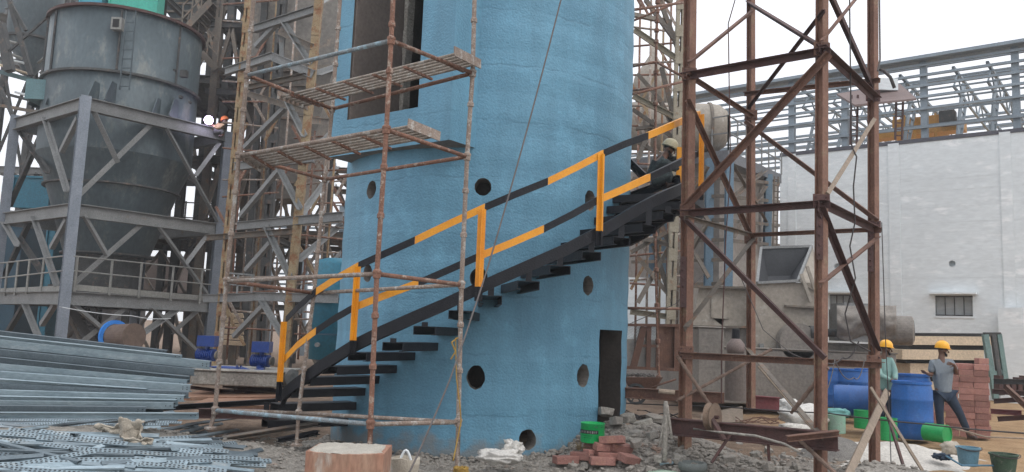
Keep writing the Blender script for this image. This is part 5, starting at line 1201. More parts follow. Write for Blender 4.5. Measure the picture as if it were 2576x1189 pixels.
# stacked: (left y at x=0, right end x, right y, face height px, depth)
stk = [(846, 420, 889, 9, 10.1, 1), (858, 459, 900, 12, 9.9, 0), (876, 524, 924, 22, 9.4, 0), (901, 488, 938, 20, 9.5, 2), (919, 480, 947, 15, 9.45, 1), (934, 478, 958, 14, 9.4, 0), (953, 474, 968, 12, 9.45, 1), (947, 380, 957, 9, 9.6, 0), (971, 475, 971.5 + 7, 17, 9.2, 0), (988, 477, 992, 13, 9.3, 1), (978, 462, 1003, 15, 9.15, 0), (1000, 449, 1010, 14, 9.1, 0), (1010, 435, 1022, 15, 9.05, 0), (1025, 365, 1034, 17, 9.0, 0), (1040, 400, 1043, 10, 9.3, 1), (1047, 494, 1040 + 3, 14, 9.1, 0)]
# fan the stack between its top and bottom edges, nearest channels lowest
ys0 = [838, 850, 866, 888, 906, 925, 944, 958, 974, 990, 1003, 1017, 1030, 1044]
ye = [888, 899, 920, 938, 955, 966, 978, 984, 995, 1004, 1013, 1022, 1034, 1046]
xe = [418, 458, 527, 488, 478, 470, 478, 372, 474, 462, 448, 436, 366, 500]
hh = [11, 12, 20, 17, 17, 17, 17, 13, 16, 15, 15, 15, 16, 14]
for i in range(14):
    Yl, Yr = 10.3 - i * .10, 9.9 - i * .085
    a, b = P(-60, ys0[i] - (ye[i] - ys0[i]) * .12, Yl), P(xe[i], ye[i], Yr); h = hh[i] * .0047
    t = thing('steel_channel', ORD[i] + ' channel from the top of the stacked galvanised pile', 'steel channel', b, 'stacked galvanised channels')
    flip = -1 if i % 3 == 1 else 1
    q = MB(); q.chan(a, b, .05, h, .004, V((0, -.12, 1)).normalized(), -flip); q.build('section', [m_galv, m_galv, m_galvd][0 if i % 4 else 2] if i not in (3,) else m_galvd, t)
    d = (b - a).normalized()
    if i != 3:
        for k in (1, 2):
            for zz in ((0,) if i % 2 else (-.012, .012)):
                q = MB(); c = b - d * (.035 + .05 * (k - 1)) + V((0, -.002, zz)); q.tube(c + V((0, .004, 0)), c - V((0, .003 + (.05 if flip > 0 and 0 else 0), 0)), .006, 8); q.build('bolt_hole', m_slot, t)
    # inner shaded gap slat behind
    q = MB()
# filler: further rows just behind, filling the bundle's depth
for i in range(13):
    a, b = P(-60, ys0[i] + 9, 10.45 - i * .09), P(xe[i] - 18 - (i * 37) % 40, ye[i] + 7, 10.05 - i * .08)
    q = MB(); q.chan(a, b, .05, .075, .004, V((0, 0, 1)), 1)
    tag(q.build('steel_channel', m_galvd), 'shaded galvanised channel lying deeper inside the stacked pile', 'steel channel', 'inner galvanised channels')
# loose slotted channels
rd = random.Random(21)
loose = [(-30, 1062, 150, 1052, 0), (60, 1080, 320, 1048, 0), (-30, 1090, 240, 1085, 1), (180, 1050, 330, 1032, 0), (200, 1078, 345, 1040, 1), (-30, 1112, 470, 1118, 1), (250, 1062, 438, 1035, 1), (330, 1085, 500, 1072, 0), (-30, 1128, 500, 1140, 0),
         (-30, 1140, 430, 1178, 1), (120, 1150, 500, 1170, 0), (-30, 1175, 330, 1200, 1), (150, 1192, 520, 1085, 1), (300, 1190, 600, 1100, 1), (230, 1135, 560, 1065, 1), (380, 1150, 620, 1092, 0), (-30, 1105, 200, 1160, 0), (30, 1200, 260, 1120, 0), (330, 1200, 660, 1130, 0), (420, 1185, 640, 1150, 0), (-30, 1195, 190, 1188, 1), (400, 1112, 600, 1080, 0), (470, 1068, 612, 1048, 0), (-30, 1070, 120, 1100, 0), (80, 1120, 380, 1190, 0), (200, 1200, 480, 1178, 1), (-30, 1155, 110, 1145, 0), (430, 1130, 560, 1125, 0), (100, 1098, 420, 1090, 0), (60, 1135, 300, 1150, 1), (300, 1108, 560, 1112, 0), (-20, 1180, 240, 1135, 1), (350, 1165, 570, 1185, 1), (-40, 1078, 60, 1072, 1)]
for _ in range(130):
    x0 = rd.uniform(-160, 330); y0 = rd.uniform(1062, 1200); ln = rd.uniform(300, 620); sl_ = rd.choice([-.2, -.12, -.04, .0, .04, .06, .1, .13]) + rd.uniform(-.02, .02)
    x1 = x0 + ln; y1 = y0 + sl_ * ln
    if x1 < 690 and 1052 < y1 < 1215 and y1 > 1040 + (max(0, x1 - 420)) * .3: loose.append((x0, y0, x1, y1, rd.random() < .42))
for y0 in (1050, 1056, 1063, 1071, 1080):
    for x0, x1 in ((-60, 190), (150, 430)): loose.append((x0 + rd.uniform(-20, 20), y0 + rd.uniform(-3, 3), x1 + rd.uniform(-30, 30), y0 + rd.uniform(-8, 8), y0 in (1056, 1071)))
for i, (x0, y0, x1, y1, sl) in enumerate(loose):
    k = (i * 7919 % 5) * .016 + .075
    a, b = OG(x0, y0, k), OG(x1, y1, k); d = (b - a).normalized(); L_ = (b - a).length
    t = thing('slotted_channel' if sl else 'loose_channel', 'slotted galvanised channel with rows of holes lying loose on the ground' if sl else 'plain galvanised channel lying loose on the ground at lower left', 'steel channel', a, 'loose slotted channels' if sl else 'loose plain channels')
    s_ = d.cross(V((0, 0, 1))).normalized(); up = (V((0, 0, 1)) + s_ * (.75 if sl else .1 + .25 * (i % 4))).normalized()
    q = MB(); w_ = .05; _, sd_, uu = frame_of(d, up); q.poly(a, b, [(-w_ / 2, 0), (w_ / 2, 0), (w_ / 2, -.02), (w_ / 2 - .003, -.02), (w_ / 2 - .003, -.003), (-w_ / 2 + .003, -.003), (-w_ / 2 + .003, -.02), (-w_ / 2, -.02)], up); q.build('section', m_gall if sl or i % 2 else m_galvd, t)
    if sl:
        q = MB(); n = min(95, int(L_ / .038))
        for j in range(n):
            c = a + d * (.03 + j * .038) + uu * .0015
            for r_ in (-.011, .011):
                cc = c + sd_ * r_; e = d * .0095; f = sd_ * .006
                o_ = len(q.v); q.v += [cc - e - f, cc + e - f, cc + e + f, cc - e + f]; q.f.append([o_, o_ + 1, o_ + 2, o_ + 3]); q.m.append(0)
        q.build('slots', m_slot, t)

# ================================================================ left-middle: motors, plates, plinth
pblock('concrete_plinth', 'rough low concrete plinth under the blue motors', 478, 942, 702, 968, 12.6, 1.2, m_conc)
def motor(x, y, Y, label, s=1):
    p = P(x, y, Y); t = thing('blue_motor', label, 'motor', p, 'blue motors'); k = s
    q = MB(); q.box(p + V((0, 0, .42 * k)), (.28 * k, .22 * k, .17 * k)); q.build('terminal_box', m_motor, t)
    q = MB(); q.tube(p + V((0, 0, .25 * k)), p + V((0, 0, .34 * k)), .04 * k, 12); q.build('neck', m_motor, t)
    q = MB(); q.tube(p + V((0, 0, -.02)), p + V((0, 0, .14 * k)), .07 * k, 14); q.build('foot', m_motor, t)
    q = MB(); pr = []
    for i in range(9): pr += [(.085 * k, -.16 * k + i * .035 * k), (.10 * k, -.155 * k + i * .035 * k), (.10 * k, -.145 * k + i * .035 * k), (.085 * k, -.14 * k + i * .035 * k)]
    q.lathe(p + V((0, 0, .2 * k)), pr, 24, V((1, -.25, 0))); q.build('finned_body', m_motor, t)
    q = MB(); q.lathe(p + V((.17 * k, -.045 * k, .2 * k)), [(.07 * k, 0), (.07 * k, .03 * k), (.03 * k, .04 * k)], 16, V((1, -.25, 0))); q.build('shaft_cover', m_mst, t); return t
motor(518, 925, 13.2, 'blue finned motor with box on top, left one on the low plinth'); motor(655, 940, 13.2, 'blue finned motor behind the first yellow railing post')
tag(MB().path([P(500, 918, 12.9), P(560, 928, 12.9), P(598, 930, 12.9)], .045, 14).path([P(596, 930, 12.9), P(606, 930, 12.9)], .07, 14).path([P(606, 931, 12.9), P(664, 934, 12.9)], .055, 14).build('blue_pipe', m_motor), 'blue pipe run joining the two blue motors on the plinth', 'pipe')
tag(MB().lathe(P(712, 950, 13), [(.1, 0), (.14, .03), (.14, .2), (.08, .22)], 24, V((.8, -.5, 0))).build('grey_pump', m_dkconc), 'round grey pump behind the lowest yellow railing post', 'pump')
def plate(pts, label, m=m_rust, th=.012, name='steel_plate', cat='steel plate'):
    q = MB(); q.quadsolid([p - V((0, 0, th)) for p in pts], pts); return tag(q.build(name, m), label, cat)
m_rplate = mat('brown_rusty_plate', (.30, .16, .10), (.22, .12, .075), 1.5, .8, 0, .3, (.36, .22, .15), .6)
plate([P(470, 1020, 11.2), P(705, 1022, 11.2), P(700, 1002, 12.4), P(530, 1000, 12.4)], 'flat brown rusty plate lying behind the stair foot', m_rplate, .05)
plate([P(440, 1000, 12.3), P(705, 998, 12.3), P(690, 980, 13.6), P(520, 978, 13.6)], 'second brown rusty plate further back under the plinth', m_rplate, .05)
def ibeam_thing(x0, y0, Ya, x1, y1, Yb, w_, h_, label, m=m_rust, name='rusty_beam', group=None, cat='steel beam'):
    q = MB(); q.ibeam(P(x0, y0, Ya), P(x1, y1, Yb), w_, h_, max(.008, h_ * .07)); return tag(q.build(name, m), label, cat, group)
ibeam_thing(360, 1030, 10.9, 700, 1010, 11.0, .12, .07, 'black channel lying along the front of the rusty plate', m_black)  # channel coloured plain black
ibeam_thing(500, 1040, 10.6, 700, 1043, 10.7, .12, .12, 'brown rusty beam on the ground below the rusty plate, near the scaffold foot', m_rustd)
ibeam_thing(560, 1105, 9.9, 800, 1066, 10.6, .16, .05, 'grey painted channel lying on gravel below the lowest stair tread', m_mst)
ibeam_thing(700, 1108, 10.0, 800, 1088, 10.4, .1, .05, 'short dark bar on the gravel under the stair foot', m_black)
for i, (x0, y0, x1, y1) in enumerate(((590, 985, 690, 975), (560, 972, 720, 985), (615, 990, 705, 992), (650, 962, 730, 975), (480, 975, 600, 990))):
    ibeam_thing(x0, y0, 12.8, x1, y1, 13.2, .05, .05, 'thin rusty angle lying in the scrap behind the stair foot', m_rustd, 'rusty_angle', 'rusty angles behind the stair foot', 'steel angle')
# concrete block
a, b = P(770, 1128, 7.0), P(966, 1128, 7.0)
cb = thing('concrete_block', 'rust stained concrete block with a rough pale top in the foreground', 'concrete block', ((a.x + b.x) / 2, 7.2, .2))
m_blk = mat('stained_block', (.36, .24, .17), (.30, .13, .085), 2.2, .9, 0, .5, (.40, .34, .29), .6, 4, .15, (1, 1, .35))
q = MB(); nb = 14; W2 = (b.x - a.x)
def blk(u, v, zf):
    x = a.x + W2 * u; y = 7.0 + .5 * v - .10 * math.sin(math.pi * u) * (1 - v); return V((x, y, zf))
ztop = P(870, 1142, 6.95).z
lo = [blk(i / nb, 0, .05) for i in range(nb + 1)] + [blk(1, 1, .05), blk(0, 1, .05)]
hi = [blk(i / nb, 0, ztop + .012 * noise.noise((i * .9, 0, 0))) for i in range(nb + 1)] + [blk(1, 1, ztop + .01), blk(0, 1, ztop)]
q.quadsolid(lo, hi); q.build('body', m_blk, cb)
q = MB()
def top_(u, v): p = blk(.02 + u * .96, .03 + v * .94, ztop); p.z += .018 + .014 * noise.noise((p.x * 22, p.y * 22, 1)) - .02 * (max(0, abs(u - .5) - .42) + max(0, abs(v - .5) - .42)) * 12; return p
q.grid(top_, 40, 26); q.build('rough_top', mat('pale_mortar', (.50, .47, .41), (.40, .37, .32), 8, .95, 0, .8), cb, True)

# ================================================================ rubble, bricks, chunks
rd = random.Random(5); q = MB()
for i in range(9000):
    if i < 5600: x, y = rd.uniform(-3.6, 5.4), rd.uniform(7.0, 12.2)
    elif i < 7600: x, y = rd.gauss(2.2, .9), rd.gauss(9.9, .7)
    else: x, y = rd.uniform(-7, -1.4), rd.uniform(9.5, 12.6)
    if math.hypot(x - TX, y - TY) < TR + .03 or (x > 5 and y > 10) or x < -2.6 - (0 if y > 9.6 else .0) and y < 9.3: continue
    s_ = rd.choice([.011, .014, .018, .024, .034]) * (1.0 + .5 * rd.random()); q.rock((x, y, GN(x, y) + s_ * .2), (s_, s_ * rd.uniform(.6, 1), s_ * rd.uniform(.35, .7)), i)
for i in range(3800):
    a = rd.uniform(-1.5, 1.35); r_ = TR + .01 + abs(rd.gauss(0, .22)); x, y = TX + r_ * math.sin(a), TY - r_ * math.cos(a)
    s_ = rd.choice([.012, .016, .022, .03, .045]); q.rock((x, y, GN(x, y) + max(0, .10 - (r_ - TR) * .5) * rd.random()), (s_, s_ * .8, s_ * .6), i + 20000)
for i in range(1500):
    x, y = rd.gauss(2.3, .6), rd.gauss(10.7, .6)
    if math.hypot(x - TX, y - TY) < TR + .04: continue
    s_ = rd.choice([.02, .03, .045, .06]); q.rock((x, y, GN(x, y) + s_ * .3), (s_, s_ * rd.uniform(.6, 1), s_ * rd.uniform(.4, .7)), i + 30000)
tag(q.build('rubble', m_stone, None, False, V((0, 0, 0))), 'loose grey rubble chips strewn over the ground round the tower foot', 'rubble', None, 'stuff')
def chunk(px, py, s_, seed, label, m=m_stone, dz=0, name='concrete_chunk', grp='concrete chunks in the rubble'):
    p = OG(px, py, dz); rr = random.Random(seed); q = MB()
    M = Matrix.Rotation(rr.uniform(0, 3), 3, 'Z') @ Matrix.Rotation(rr.uniform(-.35, .35), 3, 'X') @ Matrix.Rotation(rr.uniform(-.3, .3), 3, 'Y')
    sx, sy, sz = s_; pts = []
    for z in (-1, 1):
        for k in range(6): a = k * math.pi / 3 + rr.uniform(-.3, .3); rr2 = rr.uniform(.8, 1.1); pts.append(p + M @ V((math.cos(a) * sx * rr2, math.sin(a) * sy * rr2, z * sz * rr.uniform(.75, 1))) + V((0, 0, sz * .6)))
    q.quadsolid(pts[:6], pts[6:]); o = q.build(name, m); bv = o.modifiers.new('b', 'BEVEL'); bv.width = min(s_) * .18; bv.segments = 2; return tag(o, label, 'concrete chunk', grp)
ch = [(1548, 1082, (.17, .11, .06)), (1522, 1054, (.14, .10, .06)), (1575, 1108, (.11, .08, .05)), (1620, 1090, (.10, .08, .04)), (1655, 1075, (.12, .09, .05)), (1600, 1122, (.08, .07, .05)), (1640, 1125, (.11, .08, .045)), (1680, 1115, (.09, .06, .04)), (1560, 1088, (.1, .08, .06)), (1595, 1065, (.09, .06, .04)), (1835, 1165, (.14, .10, .07)), (1800, 1125, (.16, .10, .03)), (1900, 1150, (.08, .07, .05)), (1935, 1185, (.1, .08, .05)), (1975, 1160, (.09, .07, .05)), (1450, 1120, (.08, .07, .05)), (1290, 1165, (.07, .06, .05)), (1320, 1175, (.06, .05, .05)), (1470, 1178, (.06, .05, .04)), (790, 1098, (.07, .05, .04)), (770, 1108, (.05, .04, .04)), (1860, 1120, (.1, .06, .03)), (2040, 1130, (.08, .05, .03)), (1720, 1100, (.08, .06, .05)), (1705, 1160, (.07, .06, .05)), (1525, 1175, (.05, .04, .03)), (1405, 1135, (.05, .04, .04)), (1655, 1160, (.06, .05, .04))]
rc = random.Random(77)
for _ in range(46):
    x = rc.uniform(1380, 2060); y = rc.uniform(1085, 1190)
    if x < 1560 and y < 1130: continue
    k = rc.uniform(.03, .075); ch.append((x, y, (k * 1.3, k, k * .6)))
for i, (x, y, s_) in enumerate(ch): chunk(x, y, s_, i + 50, 'broken grey concrete chunk lying in the rubble', m_stone if i % 3 else m_conc)
for i, (x, y, Y_, s_) in enumerate(((1524, 1052, 11.05, (.15, .10, .055)), (1549, 1076, 10.9, (.16, .10, .055)), (1580, 1066, 11.3, (.14, .10, .05)), (1500, 1088, 10.7, (.10, .08, .05)), (1618, 1082, 11.0, (.15, .09, .045)), (1650, 1066, 11.3, (.16, .10, .04)), (1598, 1105, 10.6, (.13, .09, .05)), (1640, 1108, 10.5, (.12, .09, .05)))):
    p_ = P(x, y, Y_); o_c = chunk(1600, 1100, s_, 400 + i, 'broken grey concrete chunk lying in the rubble', m_stone if i % 2 else m_conc); o_c.location = p_
# round lid
q = MB(); p = OG(1368, 1150, .03); q.lathe(p, [(.17, -.02), (.18, 0), (.175, .018), (.12, .03), (.01, .034)], 28, V((0, -.12, 1))); tag(q.build('round_lid', m_dkconc, None, True), 'round grey concrete lid lying in front of the lowest pipe hole', 'lid')
# loose red bricks
def brick_mesh():
    me = MB(); me.box((0, 0, 0), (.215, .10, .07)); return me
bt = brick_mesh().build('red_brick', m_brick, None, False, V((0, 0, 0))); bv = bt.modifiers.new('b', 'BEVEL'); bv.width = .006; bv.segments = 2
tag(bt, 'red brick in the small heap beside the green pail', 'brick', 'red bricks by the green pail')
first = True
lb = [(1423, 1157, .4, .0, 0), (1467, 1148, -.3, .0, 0), (1500, 1140, .5, .0, 0), (1533, 1148, .1, 0, 0), (1525, 1125, .3, .07, .1), (1540, 1108, -.35, .13, -.2), (1560, 1126, .5, .06, .25), (1515, 1160, .1, .0, 0), (1582, 1155, .8, .0, .3), (1498, 1122, .9, .0, .3)]
for (x, y, rz, dz, tl_) in lb:
    p = OG(x, y, dz * 1.25 + .085); o = bt if first else dup(bt); first = False; o.location = p; o.rotation_euler = (tl_, tl_ * .6, rz); o.scale = (1.4, 1.4, 1.3)
ORG['red_brick'] = V((0, 0, 0))
# brick stack
BY = 15.0; c0 = P(2438, 1073, BY); rd = random.Random(9)
bm_ = MB(); bm_.box((0, 0, 0), (.235, .112, .105))
bs = bm_.build('red_brick', m_brick, None, False, V((0, 0, 0))); bv = bs.modifiers.new('b', 'BEVEL'); bv.width = .005; bv.segments = 1
tag(bs, 'red brick in the tall neat stack behind the right worker', 'brick', 'stacked red bricks'); first = True
base = V((c0.x + .02, BY, 0)); az_ = R_(-28)
Mz = Matrix.Rotation(az_, 3, 'Z')
z_base = min(P(2450, 1072, BY).z, .05)
nl = 12
for l in range(nl):
    for i in range(3):
        for j in range(5):
            if l > 10 and (i + j) % 3 == l % 2: continue
            if not (j == 0 or i == 2 or l >= nl - 2): continue
            if j == 0 or True:
                ox, oy = (i * .241, j * .117) if l % 2 == 0 else (i * .241 + .02, j * .117 - .004)
            o = bs if first else dup(bs); first = False
            o.location = base + V((-.34, 0, z_base)) + Mz @ V((ox + rd.uniform(-.008, .008), oy + rd.uniform(-.007, .007), 0)) + V((0, 0, .053 + l * .109)); o.rotation_euler = (0, 0, az_ + rd.uniform(-.04, .04))
# lower step of the stack at left
for l in range(4):
    for i in range(2):
        o = dup(bs, base + V((-.62 - i * .23, .02, z_base + .053 + l * .109)), (0, 0, R_(-8 + 4 * i)))
for k, (dx_, lab) in enumerate(((.30, 'single pale brick lying on top of the tall brick stack'),)):
    o = dup(bs, base + V((dx_, .1, z_base + .053 + nl * .109)), (0, 0, .3), label=lab)
# scrap steel heap right of the bricks
for i, (x0, y0, x1, y1, m) in enumerate(((2495, 985, 2590, 992, m_rustd), (2500, 1010, 2580, 1005, m_rustd), (2492, 1035, 2570, 1040, m_red), (2510, 1055, 2590, 1050, m_rustd), (2530, 975, 2590, 1030, m_rust), (2500, 960, 2590, 962, m_dst))):
    ibeam_thing(x0, y0, 17.2 - i * .2, x1, y1, 16.8 - i * .2, .10, .10, ['upper', 'second', 'red painted', 'lowest', 'slanting', 'farthest'][i] + ' rusty beam in the scrap heap right of the brick stack', m)
for i in range(5):
    q = MB(); x = 2512 + i * 16; q.bar(P(x, 985, 17.6), P(x, 945 + (i * 13) % 17, 17.6), .09, .2); tag(q.build('steel_stub', m_rustd), 'short upright rusty stub behind the scrap beams at the right edge', 'steel stub', 'rusty stubs at the right edge')

# ================================================================ lower steel of the lattice tower bay
ibeam_thing(1688, 1073, 10.0, 2108, 1112, 8.9, .13, .2, 'big dark rusty I beam lying across the feet of the lattice tower', m_rustd)
ibeam_thing(1525, 986, 12.0, 1822, 1002, 11.6, .12, .15, 'brown rusty I beam leaning from the doorway toward the lattice tower', m_rust)
ibeam_thing(1880, 1012, 13.0, 1960, 1018, 13.0, .12, .22, 'short red oxide beam behind the thick rusty post', m_red)
ibeam_thing(1980, 1104, 8.9, 2110, 1090, 8.85, .12, .06, 'short brown rusty box piece on the end of the big dark I beam', m_rust)
q = MB(); q.quadsolid([P(1762, 1065, 11.4), P(1870, 1062, 11.4), P(1868, 1022, 11.9), P(1764, 1042, 11.9)], [P(1762, 1068, 11.42), P(1870, 1065, 11.42), P(1868, 1025, 11.92), P(1764, 1045, 11.92)]); tag(q.build('ply_sheet', m_wood), 'brown timber board behind the pulley wheel', 'board')
pw = thing('pulley', 'rusty steel pulley wheel on a bracket hung on the big I beam', 'pulley', P(1790, 1085, 9.6))
axp = V((.75, -.66, .05)).normalized(); c = P(1792, 1050, 9.6)
q = MB(); q.lathe(c, [(.02, -.03), (.14, -.035), (.165, -.04), (.135, -.01), (.135, .01), (.165, .04), (.14, .035), (.02, .03)], 32, axp); q.build('wheel', mat('pulley_rust', (.24, .17, .12), (.16, .11, .08), 6, .8, 0, .5), pw)
q = MB(); q.bar(c - axp * .06 + V((-.03, -.02, .1)), P(1822, 1108, 9.4), .07, .03); q.tube(c - axp * .08, c + axp * .08, .022, 10); q.build('bracket', m_rustd, pw)
for i, (x0, y0, x1, y1, r, m, lab, Y0_, Y1_) in enumerate(((1840, 1090, 1790, 1165, .018, m_rustd, 'rusty bar propping the big I beam, left one', 9.5, 9.4), (1932, 1108, 1935, 1160, .018, m_rustd, 'short upright rusty bar under the big I beam', 9.3, 9.3))):
    q = MB(); q.tube(P(x0, y0, Y0_), P(x1, y1, Y1_), r, 8); tag(q.build('steel_bar', m), lab, 'steel bar')
q = MB(); pts = [P(x, y, Y) for x, y, Y in ((1745, 1080, 9.7), (1810, 1088, 9.4), (1900, 1097, 9.1), (1975, 1118, 8.9), (2010, 1138, 8.8))]; q.path(pts, .014, 8); tag(q.build('pale_conduit', m_conc, None, True), 'pale bent conduit resting over the big dark I beam', 'conduit')
for k in range(5):
    q = MB(); rr = random.Random(k); q.path([P(1850 + i * 22, 1058 + rr.uniform(-14, 6) + k * 3, 9.5 + .1 * k) for i in range(6)], .006, 5); tag(q.build('bent_rod', m_rust), 'thin bent rusty rod tangled on the big I beam by the ribbed bar', 'steel rod', 'bent rods on the beam')
# white crusted post with bag in front of the left rusty post
cp = thing('crusted_prop', 'mortar crusted forked prop standing in the rubble left of the rusty tower', 'prop', P(1668, 1170, 9.8))
for x0, y0, x1, y1, r in ((1672, 1160, 1675, 1010, .028), (1690, 1105, 1678, 1020, .018), (1660, 1120, 1676, 1012, .015)):
    q = MB(); n = 10; a_, b_ = P(x0, y0, 9.8), P(x1, y1, 9.8); q.path([a_.lerp(b_, i / n) for i in range(n + 1)], [r * (1 + .25 * noise.noise((i * .8, r * 90, 0))) for i in range(n + 1)], 8); q.build('leg', m_conc, cp, True)
q = MB(); q.tube(P(1657, 984, 9.8), P(1697, 988, 9.8), .028, 10); q.build('top_bar', m_wood, cp)
# planks at lower right
def plank(x0, y0, Ya, x1, y1, Yb, w_, label, m=m_wood, th=.025):
    q = MB(); q.bar(P(x0, y0, Ya), P(x1, y1, Yb), w_, th, V((0, -1, .2))); return tag(q.build('timber_plank', m), label, 'plank')
plank(2125, 1215, 8.6, 2232, 985, 10.4, .085, 'long pale timber plank leaning against the right rusty post')
plank(1912, 920, 12.6, 2055, 1085, 12.0, .09, 'pale plank sloping down behind the thick rusty post')
plank(2278, 1190, 9.4, 2212, 980, 10.8, .03, 'thin dark batten leaning right of the right rusty post', m_rustd)
plank(2190, 975, 9.8, 2330, 1200, 9.3, .03, 'narrow brown batten crossing in front of the right rusty post', m_wood)
plank(2082, 700 - 212, 9.05, 2200, 300, 10.4, .05, 'pale timber strut fixed high between the two right posts')
# mounds
def mound(pts_c, rx, ry, h, label, m, seed, n=60, rough=1):
    cx, cy = pts_c; q = MB()
    def f(u, v):
        x, y = (u * 2 - 1), (v * 2 - 1); d = math.hypot(x, y) * (1 + .22 * noise.noise((x * 1.5 + seed, y * 1.5, 0))); X, Y = cx + x * rx, cy + y * ry
        return (X, Y, G(X, Y) - .06 + (h * (1 - sm(0, 1, d)) ** .8 if d < 1 else -.02) + rough * .02 * noise.noise((X * 7, Y * 7, seed)) + rough * .04 * noise.noise((X * 2.6, Y * 2.6, seed)))
    q.grid(f, n, n); return tag(q.build('powder_heap' if m is m_powder else 'aggregate_heap', m, None, True), label, 'heap')
pc_ = OG(2290, 1160); mound((pc_.x - .1, pc_.y + .35), 1.55, 1.5, .26, 'low heap of white powder between the right rusty post and the blue bucket', m_powder, 3)
pc_ = OG(2110, 1150); mound((pc_.x, pc_.y + .1), .75, .7, .34, 'dark grey aggregate heap at the foot of the thick rusty post', m_greyp, 8)
# cables, ropes
def rope(pts, r, m, label, name='cable', cat='cable', sag=0, n=24):
    P3 = [P(*p) for p in pts]; out = []
    for i in range(len(P3) - 1):
        for k in range(n): f = k / n; out.append(P3[i].lerp(P3[i + 1], f) - V((0, 0, sag * 4 * f * (1 - f))))
    out.append(P3[-1]); q = MB(); q.path(out, r, 7); return tag(q.build(name, m, None, True), label, cat)
rope([(1490, -300, 8.7), (1416, -20, 8.6), (1325, 330, 8.4), (1225, 680, 8.0), (1130, 960, 7.6), (1020, 1210, 7.2)], .009, m_cabg, 'grey rope hanging diagonally across the front of the blue tower', 'hanging_rope', 'rope', .02)
rope([(1560, 1014, 12.2), (1800, 1022, 11.5), (2080, 1040, 10.5), (2330, 1068, 9.6), (2600, 1092, 9.0)], .009, m_cable, 'black cable strung low across the site in front of the drums', sag=.01)
rope([(1855, -20, 10.6), (1832, 60, 10.6), (1836, 320, 10.5), (1838, 420, 10.5), (1826, 600, 10.5), (1815, 880, 10.4), (1815, 1015, 10.3)], .008, m_rustd, 'thin brown cable hanging inside the rusty tower down to the pulley')
rope([(2137, -20, 9.7), (2141, 300, 9.7), (2143, 370, 9.7), (2155, 395, 9.7), (2147, 470, 9.7), (2151, 560, 9.7), (2138, 620, 9.7), (2152, 700, 9.7), (2126, 790, 9.8), (2140, 860, 9.8), (2190, 885, 9.9)], .009, m_cable, 'wavy dark cable hanging between the two right posts of the rusty tower')
rope([(2212, -20, 10.3), (2214, 150, 10.3), (2208, 180, 10.3)], .012, m_cabg, 'grey green cable running down beside the right rusty post')
rope([(2218, 560, 10.3), (2228, 860, 10.3), (2238, 1060, 10.2), (2242, 1180, 9.4)], .006, m_cable, 'thin wire hanging right of the right rusty post')
rope([(2070, 990, 9.3), (2100, 905, 9.5), (2148, 950, 9.8), (2175, 905, 10)], .006, m_cabg, 'thin grey wire loop hung behind the thick rusty post', sag=.1)
rope([(1860, 690, 11), (1920, 830, 11), (1990, 890, 11), (2050, 915, 11)], .006, m_cabg, 'slack thin wire in front of the open machine hopper')
rope([(2160, 860, 10.2), (2120, 900, 10.2), (2060, 900, 10)], .01, m_cable, 'dark looping cable by the drive coupling', sag=.08)
rope([(1585, 815, 12), (1700, 765, 12.4), (1770, 690, 13)], .006, m_cable, 'thin dark wire stretched behind the left rusty post')
rope([(150, 772, 20), (330, 795, 21), (430, 802, 22)], .009, m_wall, 'pink white tape strung across under the hopper platform', 'barrier_tape', 'tape', .04)
rope([(2400, 1078, 12.5), (2480, 1100, 12.2), (2600, 1105, 12)], .012, m_wood, 'pale hose lying on the orange dirt', 'hose', 'hose')
rope([(2380, 1148, 10.9), (2420, 1172, 10.6), (2500, 1172, 10.6)], .012, mat('blue_hose', (.08, .2, .3), (.06, .16, .25), 5), 'blue hose curling behind the pale blue bucket', 'hose', 'hose')
rope([(1152, 850, 8.45), (1136, 862, 8.4), (1146, 885, 8.4), (1134, 905, 8.4)], .008, m_rope, 'short frayed yellow rope tied round the front scaffold pole', 'yellow_rope', 'rope')
rope([(1146, 850, 8.5), (1148, 950, 8.5), (1158, 1030, 8.45), (1160, 1060, 8.45), (1150, 1110, 8.4), (1140, 1160, 8.3)], .007, m_rope, 'long yellow rope running down the front right scaffold pole', 'yellow_rope', 'rope')
q = MB(); p = P(1160, 1186, 8.1); rr = random.Random(3)
q.path([p + V((.07 * math.cos(i * .7) * rr.uniform(.6, 1.1), .05 * math.sin(i * .7), .03 * math.sin(i * 1.9) + .01)) for i in range(60)], .009, 6); tag(q.build('rope_coil', m_rope, None, True), 'tangled yellow rope coil at the foot of the front scaffold pole', 'rope')
q = MB(); rr = random.Random(13)
for k in range(12):
    x, y = rr.uniform(1560, 1700), rr.uniform(1035, 1062); q.path([P(x - 60 + i * 22, y + 8 * math.sin(i * 1.3 + k) + i * 1.5, 12 - .02 * k) for i in range(7)], .010, 6)
tag(q.build('cable_tangle', m_cable, None, True), 'black cables tangled on the ground outside the doorway', 'cables', None, 'stuff')
# dried grass tuft by pail
q = MB(); rr = random.Random(2); b0_ = OG(1462, 1140)
for i in range(60):
    a = rr.uniform(-1, 1); e = b0_ + V((a * .08, rr.uniform(-.05, .05), rr.uniform(.05, .15))); s0 = b0_ + V((a * .03, 0, 0)); q.path([s0, s0.lerp(e, .5) + V((0, 0, .02)), e], .0025, 4)
tag(q.build('dry_grass', mat('straw', (.42, .30, .15), (.33, .23, .11), 9)), 'tuft of dry straw leaning on the green pail', 'straw', None, 'stuff')
